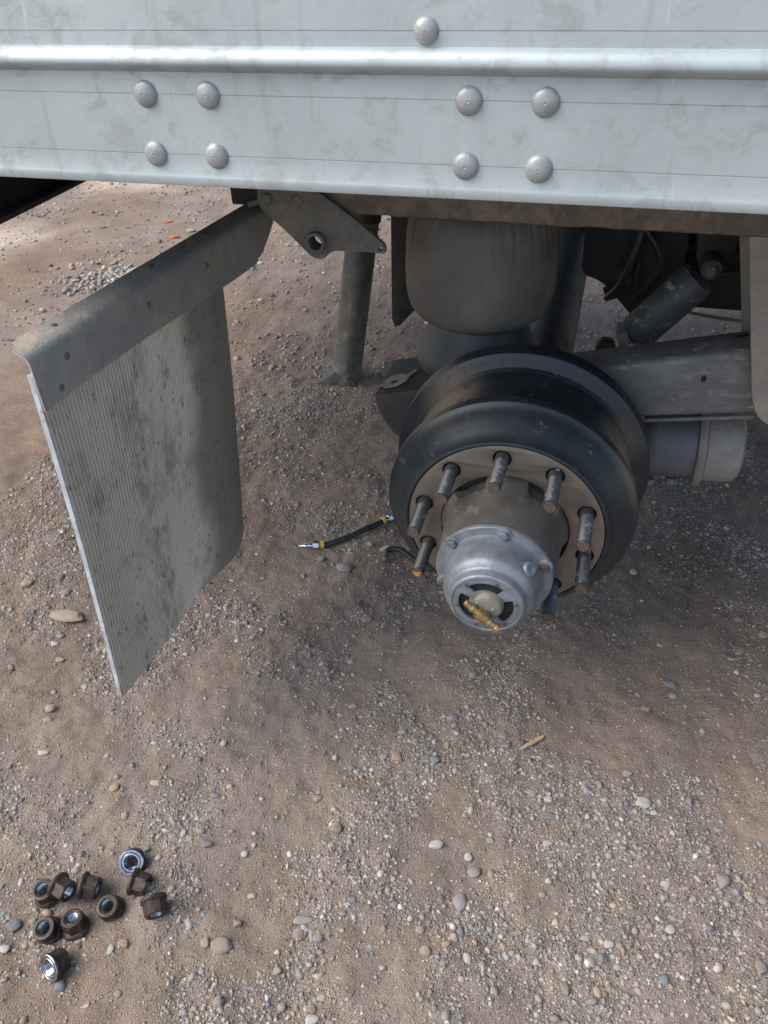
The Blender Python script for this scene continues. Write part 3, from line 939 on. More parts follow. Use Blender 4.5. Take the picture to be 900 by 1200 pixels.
# ------------------------------------------------------------------ brake chamber
chamber = empty('brake_chamber', (0.34, 0.48, 0.32), 'pale grey spring brake chamber hanging below the trailing arm', 'brake chamber', 'brake chambers')
mc = along((0.235, 0.478, 0.408), (1, 0, 0.05))
rings('service_can', [(0.045, 0.0), (0.066, 0.004), (0.074, 0.014), (0.077, 0.03), (0.078, 0.107)], mc, M['greycan'], chamber, 48)
rings('clamp_band', [(0.078, 0.106), (0.089, 0.108), (0.092, 0.113), (0.092, 0.119), (0.089, 0.124), (0.078, 0.126)], mc, M['hanger'], chamber, 48)
rings('spring_can', [(0.079, 0.1265), (0.079, 0.165), (0.0775, 0.182), (0.071, 0.194), (0.058, 0.200), (0.03, 0.203)], mc, M['paledust'], chamber, 48)
hexbolt('clamp_bolt', (0.318, 0.425, 0.343), (-1, -0.1, 0), 0.018, 0.022, M['greycan'], chamber)
cv = rings('clevis', [(0.011, 0), (0.0125, 0.004), (0.0125, 0.012), (0.009, 0.015)], along((0.262, 0.418, 0.349), (0, -0.2, -1)), M['greycan'], chamber, 20)
tube('clevis_loop', [(0.253, 0.412, 0.334), (0.251, 0.410, 0.316), (0.262, 0.408, 0.304), (0.273, 0.410, 0.316), (0.271, 0.412, 0.334)], 0.0035, M['greycan'], chamber, 10)
mirror(chamber, 'dark brake chamber on the far side below its trailing arm')

# ------------------------------------------------------------------ shock absorber
shock = empty('shock_absorber', (0.184, 0.47, 0.64), 'slanted dusty shock absorber tube between trailing arm and hanger', 'shock absorber', 'shock absorbers')
p0, p1 = Vector((0.178, 0.47, 0.645)), Vector((0.293, 0.47, 0.793))
d_ = (p1 - p0)
rings('dust_tube', [(0.028, 0.0), (0.034, 0.004), (0.0375, 0.012), (0.0375, 0.150), (0.034, 0.162), (0.020, 0.168)], along(p0, d_), M['strut'], shock, 40)
rings('shock_eye', [(0.018, 0), (0.0195, 0.003), (0.0195, 0.045), (0.018, 0.048)], along((0.293, 0.446, 0.797), (0, 1, 0)), M['axle'], shock, 32)
hexbolt('eye_bolt', (0.293, 0.4455, 0.797), (0, -1, 0), 0.018, 0.011, M['strut'], shock)
prism('upper_bracket', rounded([(0.255, 0.9205), (0.268, 0.80), (0.285, 0.770), (0.315, 0.770), (0.33, 0.80), (0.35, 0.9205)], 0.015), 'y', 0.4965, 0.506, M['under'], shock, 0.002)
box('lower_clip', (0.150, 0.430, 0.640), (0.172, 0.492, 0.668), M['plate'], shock, 0.002, Matrix.Rotation(-0.5, 3, 'Y'))
mirror(shock, 'dark shock absorber on the far side of the axle')

# ------------------------------------------------------------------ air tank and brake linkage in the dark under the frame
tank = empty('air_tank', (0.40, 0.85, 0.54), 'dark air tank slung under the frame behind the shock absorber', 'air tank')
mk = along((0.205, 0.85, 0.650), (1, 0, 0))
rings('tank_shell', [(0.02, 0.0), (0.055, 0.006), (0.076, 0.020), (0.0835, 0.040), (0.0835, 0.46), (0.076, 0.48), (0.05, 0.495)], mk, M['under'], tank, 48)
for h_ in (0.09, 0.37):
    rings('tank_strap', [(0.0835, h_), (0.0865, h_ + 0.001), (0.0865, h_ + 0.026), (0.0835, h_ + 0.027)], mk, M['axle'], tank, 48)
    box('strap_hanger', (0.205 + h_ + 0.004, 0.846, 0.705), (0.205 + h_ + 0.022, 0.853, 1.10), M['under'], tank, 0.001)
tube('drain_pipe', [(0.30, 0.80, 0.568), (0.42, 0.79, 0.560), (0.60, 0.79, 0.565)], 0.004, M['greycan'], tank, 8)
link = empty('brake_linkage', (0.2, 0.62, 0.6), 'black brake linkage and bracket hanging beside the axle tube', 'linkage')
prism('link_plate', rounded([(0.050, 0.93), (0.060, 0.705), (0.104, 0.693), (0.166, 0.633), (0.213, 0.580), (0.242, 0.577), (0.262, 0.625), (0.262, 0.93)], [0, 0.02, 0.02, 0.02, 0.02, 0.02, 0.02, 0]), 'y', 0.625, 0.645, M['under'], link, 0.003)
hexbolt('link_bolt', (0.150, 0.6245, 0.71), (0, -1, 0), 0.03, 0.016, M['axle'], link)
hexbolt('link_bolt', (0.205, 0.6245, 0.62), (0, -1, 0), 0.024, 0.016, M['axle'], link)
prism('link_rib', [(0.168, 0.92), (0.168, 0.70), (0.176, 0.70), (0.176, 0.92)], 'y', 0.595, 0.6245, M['under'], link, 0.002)
for k, (x0, x1) in enumerate(((0.13, 0.19), (0.16, 0.14))):
    ho = tube('brake_hose', [(x0, 0.60, 0.935), (x0 + 0.012, 0.59, 0.86), (x1 + 0.02, 0.58, 0.77), (x1, 0.59, 0.70), (x1 - 0.02, 0.62, 0.66)], 0.0075, M['hose'], None, 12)
    tag(ho, ('black brake hose curving down in front of the linkage plate', 'black brake hose hanging beside the axle, left of the other')[k], 'hose')

rod = rings('torque_rod', [(0.016, 0.0), (0.016, 0.52), (0.010, 0.522)], along((0.115, 0.70, 0.635), (0.86, 0.10, 0.32)), M['under'], None, 20)
tag(rod, 'dark thin rod rising to the right behind the shock absorber', 'rod')
for k, (y0, z0) in enumerate(((0.72, 0.70), (0.76, 0.74), (0.80, 0.765))):
    ln = tube('air_line', [(0.0, y0, z0 + 0.12), (0.12, y0, z0 + 0.02), (0.30, y0 - 0.01, z0 - 0.01), (0.48, y0, z0 + 0.03), (0.70, y0, z0 + 0.10)], 0.0055, M['hose'], None, 10)
    tag(ln, ('lowest of three thin black air lines sagging behind the shock absorber', 'middle of three thin black air lines sagging behind the shock absorber', 'topmost of three thin black air lines sagging behind the shock absorber')[k], 'air line', 'air lines under the frame')

# ------------------------------------------------------------------ deflector plate beside the air spring
dp = prism('deflector_plate', [(-0.337, 0.9205), (-0.277, 0.9205), (-0.283, 0.630), (-0.322, 0.585), (-0.334, 0.580), (-0.341, 0.598)], 'y', 0.556, 0.563, M['under'], None, 0.002)
tag(dp, 'thin dark steel plate hanging left of the air spring with a pointed lower end', 'plate')

# ------------------------------------------------------------------ brake drum
HZ = 0.49
PH = R(-4.74)
BC = 0.142875
hy = along((0, 0, HZ), (0, 1, 0))            # lathe height = world Y
mface = Matrix(((1, 0, 0, 0), (0, 0, -1, 0.008), (0, 1, 0, HZ), (0, 0, 0, 1)))
SA = [PH + k * R(36) for k in range(10)]
drum = empty('brake_drum', (0, 0.1, HZ - 0.236), 'black brake drum with a bare brown machined face around the hub', 'brake drum', 'brake drums')
plate_holes('drum_face', circ(0, 0, 0.1665, 128), [circ(0, 0, 0.1095, 72)] + [circ(BC * math.sin(a), BC * math.cos(a), 0.0152, 24) for a in SA], 0.016, mface, M['face'], drum)
rings('drum_body', [(0.158, 0.0165), (0.1663, 0.0162), (0.1668, 0.003), (0.1680, -0.0006), (0.1705, -0.0016), (0.1735, -0.0006), (0.1752, 0.0030), (0.1775, 0.0080), (0.1840, 0.0165), (0.1950, 0.0290), (0.2045, 0.0415), (0.2085, 0.0475), (0.2130, 0.0515), (0.2165, 0.0540), (0.2178, 0.0570), (0.2178, 0.0715), (0.2168, 0.0732), (0.2075, 0.0765),
                    (0.2035, 0.0880), (0.2025, 0.1100), (0.2030, 0.1450), (0.2045, 0.1680), (0.2070, 0.1775), (0.2120, 0.1835), (0.2230, 0.1880), (0.2310, 0.1900), (0.2345, 0.1925), (0.2358, 0.1965), (0.2358, 0.2250), (0.2325, 0.2295), (0.215, 0.230), (0.208, 0.228), (0.208, 0.19), (0.19, 0.07), (0.16, 0.03)], hy, M['drum'], drum, 160, 22, close=False)
rings('index_dimple', [(0.0065, 0.0), (0.0055, 0.002), (0.003, 0.0032)], along((0.012, 0.060, HZ + 0.2155), (0, -0.25, 1)), M['drum'], drum, 20)

# ------------------------------------------------------------------ wheel hub
hub = empty('wheel_hub', (0, -0.05, HZ - 0.11), 'grease-stained cast wheel hub with ten bare wheel studs and no wheel', 'wheel hub', 'wheel hubs')


def pads(lo, hi):
    return lambda a: lo + (hi - lo) * max(0.0, min(1.0, 0.5 + 2.6 * math.cos(5 * (a - 0.32)) + 0.6))


rings('hub_flange', [(0.05, 0.045), (0.166, 0.045), (0.166, 0.0175), (0.105, 0.0172)], hy, M['axle'], hub, 72)
rings('hub_barrel', [(0.090, 0.0168), (pads(0.093, 0.1075), 0.015), (pads(0.093, 0.1078), -0.006), (pads(0.0935, 0.1065), -0.0135), (0.1000, -0.022), (0.0985, -0.040), (0.0960, -0.070), (0.0945, -0.092), (0.0945, -0.1065), (0.06, -0.1068)], hy, M['hub'], hub, 120, 40)
# one stud: rolled thread as real ridges
prof_s = [(0.0062, 0.016), (0.0118, 0.0155), (0.0118, -0.012), (0.0106, -0.0135)]
z_ = -0.0145
while z_ > -0.0815:
    prof_s += [(0.0103, z_), (0.0111, z_ - 0.0008)]
    z_ -= 0.0016
prof_s += [(0.0108, -0.0825), (0.0098, -0.0845)]
smesh = tmesh = None
for i, a in enumerate(SA):
    px, pz = BC * math.sin(a), HZ + BC * math.cos(a)
    mt = Matrix.Translation((px, 0, pz))
    if smesh is None:
        o = rings('stud', prof_s, along((0, 0, 0), (0, 1, 0)), M['stud'], None, 20, 50)
        smesh = o.data
        tip = rings('stud_tip', [(0.0097, -0.0842), (0.0094, -0.0853), (0.003, -0.0853)], along((0, 0, 0), (0, 1, 0)), M['rust'], None, 20)
        tmesh = tip.data
    else:
        o = bpy.data.objects.new('stud', smesh)
        col.objects.link(o)
        tip = bpy.data.objects.new('stud_tip', tmesh)
        col.objects.link(tip)
    o.parent = hub
    o.matrix_basis = Matrix.Translation(Vector((px, 0, pz)) - hub.location) @ Matrix.Rotation(a * 3.7 + i, 4, 'Y')
    tip.parent = o
    if i == 7:
        pm = pyd('paint_mark', [(-0.006, -0.0856, -0.003), (0.000, -0.0856, -0.006), (0.006, -0.0856, -0.002), (0.003, -0.0856, 0.001), (0.007, -0.0856, 0.005), (-0.002, -0.0856, 0.003), (-0.007, -0.0856, 0.006)],
                 [(0, 1, 2, 3, 4, 5, 6)], M['orange'], None, False)
        pm.parent = hub
        pm.matrix_basis = Matrix.Translation(Vector((px, 0, pz)) - hub.location)
        tag(pm, 'orange paint on the stud end')

# hub cap
cap = rings('hub_cap', [(0.060, -0.1070), (0.0925, -0.1070), (0.0940, -0.1085), (0.0940, -0.1140), (0.0925, -0.1160), (0.0860, -0.1165), (0.0800, -0.1180), (0.0778, -0.1225), (0.0768, -0.135), (0.0748, -0.150), (0.0722, -0.162), (0.0688, -0.1690), (0.0630, -0.1722), (0.0604, -0.1742), (0.0594, -0.1775), (0.0588, -0.1868), (0.0578, -0.1890), (0.0560, -0.1900), (0.0530, -0.1902), (0.0520, -0.1885), (0.047, -0.1880)], hy, M['hubcap'], hub, 112, 40, close=False)


def kidney(a0, a1, r0, r1, n=10):
    P = [(r1 * math.sin(a0 + (a1 - a0) * k / n), r1 * math.cos(a0 + (a1 - a0) * k / n)) for k in range(n + 1)]
    P += [(r0 * math.sin(a1 + (a0 - a1) * k / n), r0 * math.cos(a1 + (a0 - a1) * k / n)) for k in range(n + 1)]
    return rounded(P, 0.004, 3)


mcap = Matrix(((1, 0, 0, 0), (0, 0, -1, -0.1860), (0, 1, 0, HZ), (0, 0, 0, 1)))
KS = [kidney(R(-42), R(38), 0.0265, 0.0425), kidney(R(68), R(140), 0.0265, 0.0425), kidney(R(200), R(292), 0.0265, 0.0425)]
plate_holes('cap_face', circ(0, 0, 0.0525, 72), KS, 0.006, mcap, M['hubcap'], cap)
rings('cap_interior', [(0.047, -0.1820), (0.044, -0.150), (0.02, -0.149)], hy, M['black'], cap, 48)
for k in range(6):
    a = R(8 + 60 * k)
    p = (0.0856 * math.sin(a), -0.1160, HZ + 0.0856 * math.cos(a))
    rings('bolt_pad', [(0.0125, 0.0), (0.0118, 0.0025), (0.0105, 0.0032)], along(p, (0, -1, 0)), M['hubcap'], cap, 28)
    hexbolt('cap_bolt', (p[0], -0.1191, p[2]), (0, -1, 0), 0.0125, 0.0065, M['rust'] if k in (1, 4, 3) else M['hubcap'], cap, False)
for k in range(6):
    a = R(18 + 60 * k)
    rings('face_screw', [(0.0030, 0.0), (0.0030, 0.0012), (0.0016, 0.0021)], along((0.0465 * math.sin(a), -0.1892, HZ + 0.0465 * math.cos(a)), (0, -1, 0)), M['rust'], cap, 16)
rings('fill_plug', [(0.0135, -0.006), (0.0120, 0.004), (0.0095, 0.0065), (0.0060, 0.0068), (0.0058, 0.0045), (0.002, 0.0044)], along((0.0555, -0.148, HZ + 0.048), (0.62, -0.45, 0.62)), M['hubcap'], cap, 28)
# rotary union: olive boss and brass tee
rings('union_boss', [(0.0240, -0.1885), (0.0232, -0.1935), (0.0205, -0.1975), (0.0120, -0.2000)], along((0.004, 0, HZ + 0.002), (0, 1, 0)), M['boss'], cap, 32)
pc = Vector((-0.003, -0.2075, HZ - 0.006))
dr = Vector((0.80, -0.10, -0.59)).normalized()
tee = hexbolt('brass_tee', pc - dr * 0.0095, dr, 0.0175, 0.0190, M['brass'], cap, False)
rings('tee_stem', [(0.006, 0.0), (0.006, 0.012)], along(pc, (0.25, 1, 0.3)), M['brass'], tee, 16)
rings('tee_end', [(0.0062, 0.0), (0.0072, 0.002), (0.0072, 0.007), (0.0056, 0.008), (0.0056, 0.017), (0.0070, 0.018), (0.0070, 0.023), (0.005, 0.024), (0.0046, 0.021)], along(pc + dr * 0.0095, dr), M['brass'], tee, 18)
rings('tee_end', [(0.0056, 0.0), (0.0056, 0.006), (0.0068, 0.007), (0.0068, 0.0105), (0.0052, 0.0115), (0.0052, 0.023), (0.0048, 0.0235), (0.0044, 0.021)], along(pc - dr * 0.0095, -dr), M['brass'], tee, 18)
for q in ((-0.012, -0.2002, HZ + 0.012), (0.012, -0.2002, HZ + 0.004)):
    pyd('green_tab', [(q[0] - 0.003, q[1], q[2] - 0.002), (q[0] + 0.003, q[1], q[2] - 0.002), (q[0], q[1], q[2] + 0.004), (q[0], q[1] - 0.001, q[2])],
        [(0, 1, 3), (1, 2, 3), (2, 0, 3), (0, 2, 1)], M['green'], cap, False)
mirror(drum, 'dark brake drum on the far end of the axle')
hub_far = mirror(hub, 'wheel hub with bare studs on the far end of the axle')

# ------------------------------------------------------------------ mud flap
flap = empty('mud_flap', (-0.6, 0.0, 0.19), 'grey ribbed rubber mud flap hanging from a steel bracket', 'mud flap')
FO = Vector((-0.602, -0.286, 0.0))
FU = Vector((0.1104, 0.9939, 0.0))
FN = Vector((0.9939, -0.1104, 0.0))
ZT, ZB = 0.864, 0.197
FWID = 0.475


def flap_pt(s, v, off):
    zb = ZB
    ec = s - (FWID - 0.055)
    if ec > 0:
        zb = ZB + 0.055 - math.sqrt(max(0.0, 0.055 ** 2 - ec * ec))
    z = ZT + (zb - ZT) * v
    lean = -0.050 * v ** 1.15
    curl = -0.010 * max(0.0, (s - 0.27) / 0.23) ** 2 * (0.35 + 0.65 * v)
    wave = (0.0075 * math.sin(s * 15.0 + 0.5) + 0.0030 * math.sin(s * 31 + 2.0)) * min(1.0, v * 2.2)
    p = FO + FU * s + FN * (lean + curl + wave + off)
    p.z = z
    return p


NR, SUB, NV = 66, 7, 44
ncol = NR * SUB + 1
V_, F_ = [], []
for i in range(ncol):
    s = FWID * i / (ncol - 1)
    ph = (i % SUB) / SUB
    rib = 0.0028 * math.sqrt(max(0.0, 1 - (2 * ph - 1) ** 2)) if SUB > 1 else 0
    for j in range(NV + 1):
        V_.append(flap_pt(s, j / NV, rib))
nb = len(V_)
for i in range(ncol):
    s = FWID * i / (ncol - 1)
    for j in range(NV + 1):
        V_.append(flap_pt(s, j / NV, -0.0065))
w_ = NV + 1
for i in range(ncol - 1):
    for j in range(NV):
        a = i * w_ + j
        F_.append((a, a + 1, a + 1 + w_, a + w_))
        a += nb
        F_.append((a, a + w_, a + 1 + w_, a + 1))
for i in range(ncol - 1):
    for j in (0, NV):
        a = i * w_ + j
        F_.append((a, a + w_, a + w_ + nb, a + nb))
for j in range(NV):
    for i in (0, ncol - 1):
        a = i * w_ + j
        F_.append((a, a + 1, a + 1 + nb, a + nb))
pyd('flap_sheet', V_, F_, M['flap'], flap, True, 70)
# pale outer edge strip: the edge's lit look is put into its colour
V_, F_ = [], []
for j in range(NV + 1):
    for s, o_ in ((-0.0028, -0.0072), (-0.0004, -0.0078), (-0.0004, 0.0022), (-0.0028, 0.0016)):
        V_.append(flap_pt(s, j / NV, o_))
for j in range(NV):
    for k in range(4):
        F_.append((j * 4 + k, j * 4 + (k + 1) % 4, j * 4 + 4 + (k + 1) % 4, j * 4 + 4 + k))
F_ += [(0, 1, 2, 3), tuple(NV * 4 + k for k in (3, 2, 1, 0))]
tag(pyd('edge_strip', V_, F_, M['flapedge'], flap), 'pale outer edge of the flap')
# bracket: rolled angle above and in front of the sheet
V_, F_ = [], []
ST = list(np.linspace(-0.004, 0.675, 60))
for s in ST:
    zb = 0.812 + 0.004 * math.sin(s * 9)
    if s > 0.585:
        t = (s - 0.585) / 0.09
        zb = 0.814 + 0.062 * t ** 1.6
    back = -0.036 if s > 0.03 else -0.016 - 0.020 * math.sin(max(0, s + 0.004) / 0.034 * math.pi / 2)
    zt = 0.905
    pr = [(0.0060, zb), (0.0060, (zb + 0.868) / 2), (0.0060, 0.8790), (0.0050, 0.8855), (0.0022, 0.8905), (-0.0030, 0.8940), (-0.0100, 0.8960), (back, 0.8995), (back, 0.8965), (-0.0100, 0.8932), (-0.0020, 0.8905), (0.0025, 0.8840), (0.0036, 0.8780), (0.0036, zb)]
    for o_, z in pr:
        p = FO + FU * s + FN * o_
        p.z = z
        V_.append(p)
np_ = len(pr)
for i in range(len(ST) - 1):
    for k in range(np_):
        k2 = (k + 1) % np_
        F_.append((i * np_ + k, i * np_ + k2, (i + 1) * np_ + k2, (i + 1) * np_ + k))
F_ += [tuple(range(np_)), tuple((len(ST) - 1) * np_ + k for k in range(np_))[::-1]]
br = pyd('flap_bracket', V_, F_, M['bracket'], flap, True, 50)
for s, z in ((0.06, 0.864), (0.25, 0.860), (0.42, 0.862), (0.035, 0.829)):
    p = FO + FU * s + FN * 0.0060
    rings('bracket_bolt', [(0.0055, 0.0), (0.0052, 0.0010), (0.0038, 0.0022), (0.0015, 0.0027)], along((p.x, p.y, z), FN), M['plate'], br, 20)
for s in (0.08, 0.31, 0.40, 0.47):
    p = FO + FU * s + FN * -0.02
    rings('bracket_bolt', [(0.0042, 0.0), (0.0040, 0.0012), (0.002, 0.0022)], along((p.x, p.y, 0.8972), (0, 0, 1)), M['rust'], br, 16)
p = FO + FU * 0.655
tube('bracket_clamp', [(p.x - 0.02, p.y - 0.04, 0.906), (p.x + 0.004, p.y - 0.03, 0.915), (p.x + 0.012, p.y - 0.03, 0.94), (p.x + 0.012, p.y - 0.03, 0.975)], 0.006, M['plate'], flap, 10)
box('hanger_arm', (p.x - 0.055, p.y - 0.035, 0.9035), (p.x + 0.010, p.y + 0.012, 1.048), M['under'], flap, 0.004)

# ------------------------------------------------------------------ support leg beyond the axle
leg = empty('support_leg', (-0.724, 1.317, 0.0), 'dusty tilted steel leg standing on the dirt beyond the bracket plate', 'support leg')
a0, a1 = Vector((-0.722, 1.317, 0.004)), Vector((-0.590, 1.46, 1.05))
dl = (a1 - a0).normalized()
ml = along(a0, dl)
sq = lambda a: 0.047 / max(abs(math.cos(a - 0.25)) ** 2.6 + abs(math.sin(a - 0.25)) ** 2.6, 1e-6) ** (1 / 2.6)
rings('leg_tube', [(sq, 0.0), (sq, (a1 - a0).length)], ml, M['legpaint'], leg, 48, 50)
fz = hz(-0.75, 1.31)
prism('foot_plate', [(-0.822, fz - 0.006), (-0.680, fz - 0.006), (-0.676, fz + 0.012), (-0.700, fz + 0.040), (-0.752, fz + 0.046), (-0.812, fz + 0.006)], 'y', 1.272, 1.362, M['seat'], leg, 0.004)
pm_ = a0 + dl * 0.60
rings('leg_collar', [(lambda a: sq(a) * 1.1, -0.05), (lambda a: sq(a) * 1.1, 0.30)], along(pm_, dl), M['under'], leg, 48, 50)
rings('collar_bolt', [(0.013, 0), (0.013, 0.012), (0.007, 0.013)], along(pm_ + Vector((0.03, -0.052, -0.005)), (0.3, -1, 0)), M['axle'], leg, 20)

# ------------------------------------------------------------------ air hoses on the ground
def gz(x, y, e):
    return (x, y, hz(x, y) + e)


hose = empty('air_hose', gz(-0.46, 0.47, 0.0), 'black air hose with a silver coupling and yellow collars on the dirt', 'hose')
pts = [gz(-0.514, 0.431, 0.012), gz(-0.498, 0.438, 0.012), gz(-0.472, 0.455, 0.013), gz(-0.446, 0.475, 0.014), gz(-0.412, 0.510, 0.014), gz(-0.385, 0.545, 0.013), gz(-0.374, 0.560, 0.013)]
tube('rubber_hose', pts, 0.0080, M['hose'], hose, 18)
d0 = (Vector(pts[0]) - Vector(pts[1])).normalized()
q = Vector(pts[0])
rings('yellow_collar', [(0.0104, -0.006), (0.0112, -0.005), (0.0112, 0.002), (0.0104, 0.003)], along(q, d0), M['yellow'], hose, 20)
rings('brass_ring', [(0.0092, 0.003), (0.0100, 0.004), (0.0100, 0.009), (0.0090, 0.010)], along(q, d0), M['brass'], hose, 20)
hexr = lambda a: 0.0098 / math.cos((a % (math.pi / 3)) - math.pi / 6)
rings('coupling_nut', [(hexr, 0.010), (hexr, 0.023), (0.008, 0.024), (0.008, 0.028)], along(q, d0), M['chrome'], hose, 24)
rings('coupling_plug', [(0.0066, 0.028), (0.0066, 0.034), (0.0050, 0.035), (0.0050, 0.038), (0.0066, 0.039), (0.0066, 0.044), (0.0052, 0.046), (0.0052, 0.058), (0.0042, 0.060), (0.0036, 0.055)], along(q, d0), M['chrome'], hose, 20)
d1 = (Vector(pts[-1]) - Vector(pts[-2])).normalized()
q = Vector(pts[-1])
rings('yellow_collar', [(0.0104, -0.010), (0.0112, -0.009), (0.0112, -0.001), (0.0104, 0.0)], along(q, d1), M['yellow'], hose, 20)
rings('coupling_nut', [(0.0085, 0.0), (0.0085, 0.008), (hexr, 0.009), (hexr, 0.020), (0.007, 0.022), (0.007, 0.034)], along(q, d1), M['chrome'], hose, 24)
tube('rubber_hose', [tuple(q + d1 * 0.032), gz(-0.335, 0.612, 0.016), gz(-0.28, 0.66, 0.014), gz(-0.20, 0.70, 0.013), gz(-0.08, 0.72, 0.012)], 0.0095, M['hose'], hose, 16)

h2 = empty('air_line', gz(-0.3, 0.42, 0.0), 'short black air line with an elbow fitting on the dirt below the drum', 'hose')
tube('black_line', [gz(-0.333, 0.424, 0.020), gz(-0.318, 0.432, 0.026), gz(-0.297, 0.431, 0.026), gz(-0.272, 0.420, 0.017), gz(-0.246, 0.408, 0.010), gz(-0.20, 0.395, 0.009), gz(-0.12, 0.40, 0.009), gz(-0.03, 0.43, 0.009)], 0.0075, M['hose'], h2, 16)
rings('elbow_body', [(0.0082, 0), (0.0090, 0.002), (0.0090, 0.016), (0.007, 0.018)], along(gz(-0.333, 0.418, 0.026), (-0.12, -0.45, -0.85)), M['stud'], h2, 18)
hexbolt('elbow_nut', Vector(gz(-0.3335, 0.412, 0.0155)), (-0.12, -0.45, -0.85), 0.013, 0.013, M['boss'], h2, False)
pyd('tape_scrap', [gz(-0.352, 0.424, 0.012), gz(-0.332, 0.436, 0.020), gz(-0.336, 0.450, 0.022), gz(-0.356, 0.440, 0.010), gz(-0.352, 0.424, 0.0105), gz(-0.332, 0.436, 0.0185), gz(-0.336, 0.450, 0.0205), gz(-0.356, 0.440, 0.0085)],
    [(0, 1, 2, 3), (7, 6, 5, 4), (0, 4, 5, 1), (1, 5, 6, 2), (2, 6, 7, 3), (3, 7, 4, 0)], M['tape'], h2, False)

# ------------------------------------------------------------------ lug nuts
hx = lambda a: 0.0168 / math.cos((a % (math.pi / 3)) - math.pi / 6)
hx2 = lambda a: min(hx(a), 0.0191)
I4 = Matrix.Identity(4)
nut0 = bpy.data.objects.new('lug_nut', None)
nut0.empty_display_size = 0.02
col.objects.link(nut0)
rings('hex_body', [(0.0112, 0.0075), (0.0195, 0.0075), (hx2, 0.0088), (hx2, 0.0262), (0.0172, 0.0284), (0.0135, 0.0290), (0.0118, 0.0282), (0.0109, 0.0268)], I4, M['nut'], nut0, 48, 30, close=False)
rings('flange_washer', [(0.0120, 0.0004), (0.0198, 0.0), (0.0220, 0.0010), (0.0227, 0.0026), (0.0224, 0.0046), (0.0208, 0.0062), (0.0196, 0.0078), (0.0190, 0.0082)], I4, M['nut'], nut0, 48, 40, close=False)
rings('contact_face', [(0.0118, 0.0010), (0.0128, -0.0002), (0.0150, -0.0003), (0.0156, 0.0002), (0.0172, 0.0002), (0.0178, -0.0004), (0.0210, -0.0004), (0.0219, 0.0006)], I4, M['steel'], nut0, 48, 25, close=False)
pt_ = []
z_ = 0.0008
while z_ < 0.0270:
    pt_ += [(0.0110, z_), (0.0102, z_ + 0.0008)]
    z_ += 0.0016
rings('thread', pt_, I4, M['steel'], nut0, 28, 60, close=False)
NUTS = [
    ((-0.553, -0.492, 0.024), (-0.26, 0.66, -0.70), 'lug nut farthest back, its bright contact ring turned to the camera'),
    ((-0.534, -0.521, 0.0215), (1.0, 0.04, -0.12), 'rusty lug nut lying on its side, flange left, right below the farthest nut'),
    ((-0.479, -0.543, 0.021), (0.55, -0.78, -0.16), 'rusty lug nut farthest right, lying with its hex end towards the camera'),
    ((-0.552, -0.566, 0.001), (0.04, -0.22, 0.97), 'upright lug nut right of the cluster with a shiny bore'),
    ((-0.651, -0.563, 0.0275), (0.95, -0.22, 0.02), 'lug nut lying across the middle of the cluster, its hex end pointing right'),
    ((-0.612, -0.551, 0.0215), (0.96, 0.12, -0.14), 'lug nut lying behind the cluster, bright flange rim against its neighbour'),
    ((-0.668, -0.574, 0.001), (0.02, -0.16, 0.98), 'upright lug nut at the left end of the cluster, half hidden by the lying one'),
    ((-0.632, -0.624, 0.001), (-0.02, -0.26, 0.96), 'upright lug nut at the front left of the cluster with a shiny bore'),
    ((-0.592, -0.610, 0.000), (-0.10, 0.14, 0.98), 'upright dark lug nut at the front of the cluster beside the shiny-bored one'),
    ((-0.590, -0.682, 0.0235), (0.30, 0.80, -0.45), 'nearest lug nut, apart from the others, bright ring facing the camera'),
]
for i, (p, d, lab) in enumerate(NUTS):
    o = nut0 if i == 0 else copy_tree(nut0)
    mm = along((p[0], p[1], p[2] + hz(p[0], p[1])), d) @ Matrix.Rotation(R(7 + 23 * i), 4, 'Z')
    o.matrix_basis = mm
    tag(o, lab, 'lug nut', 'lug nuts dropped on the dirt')

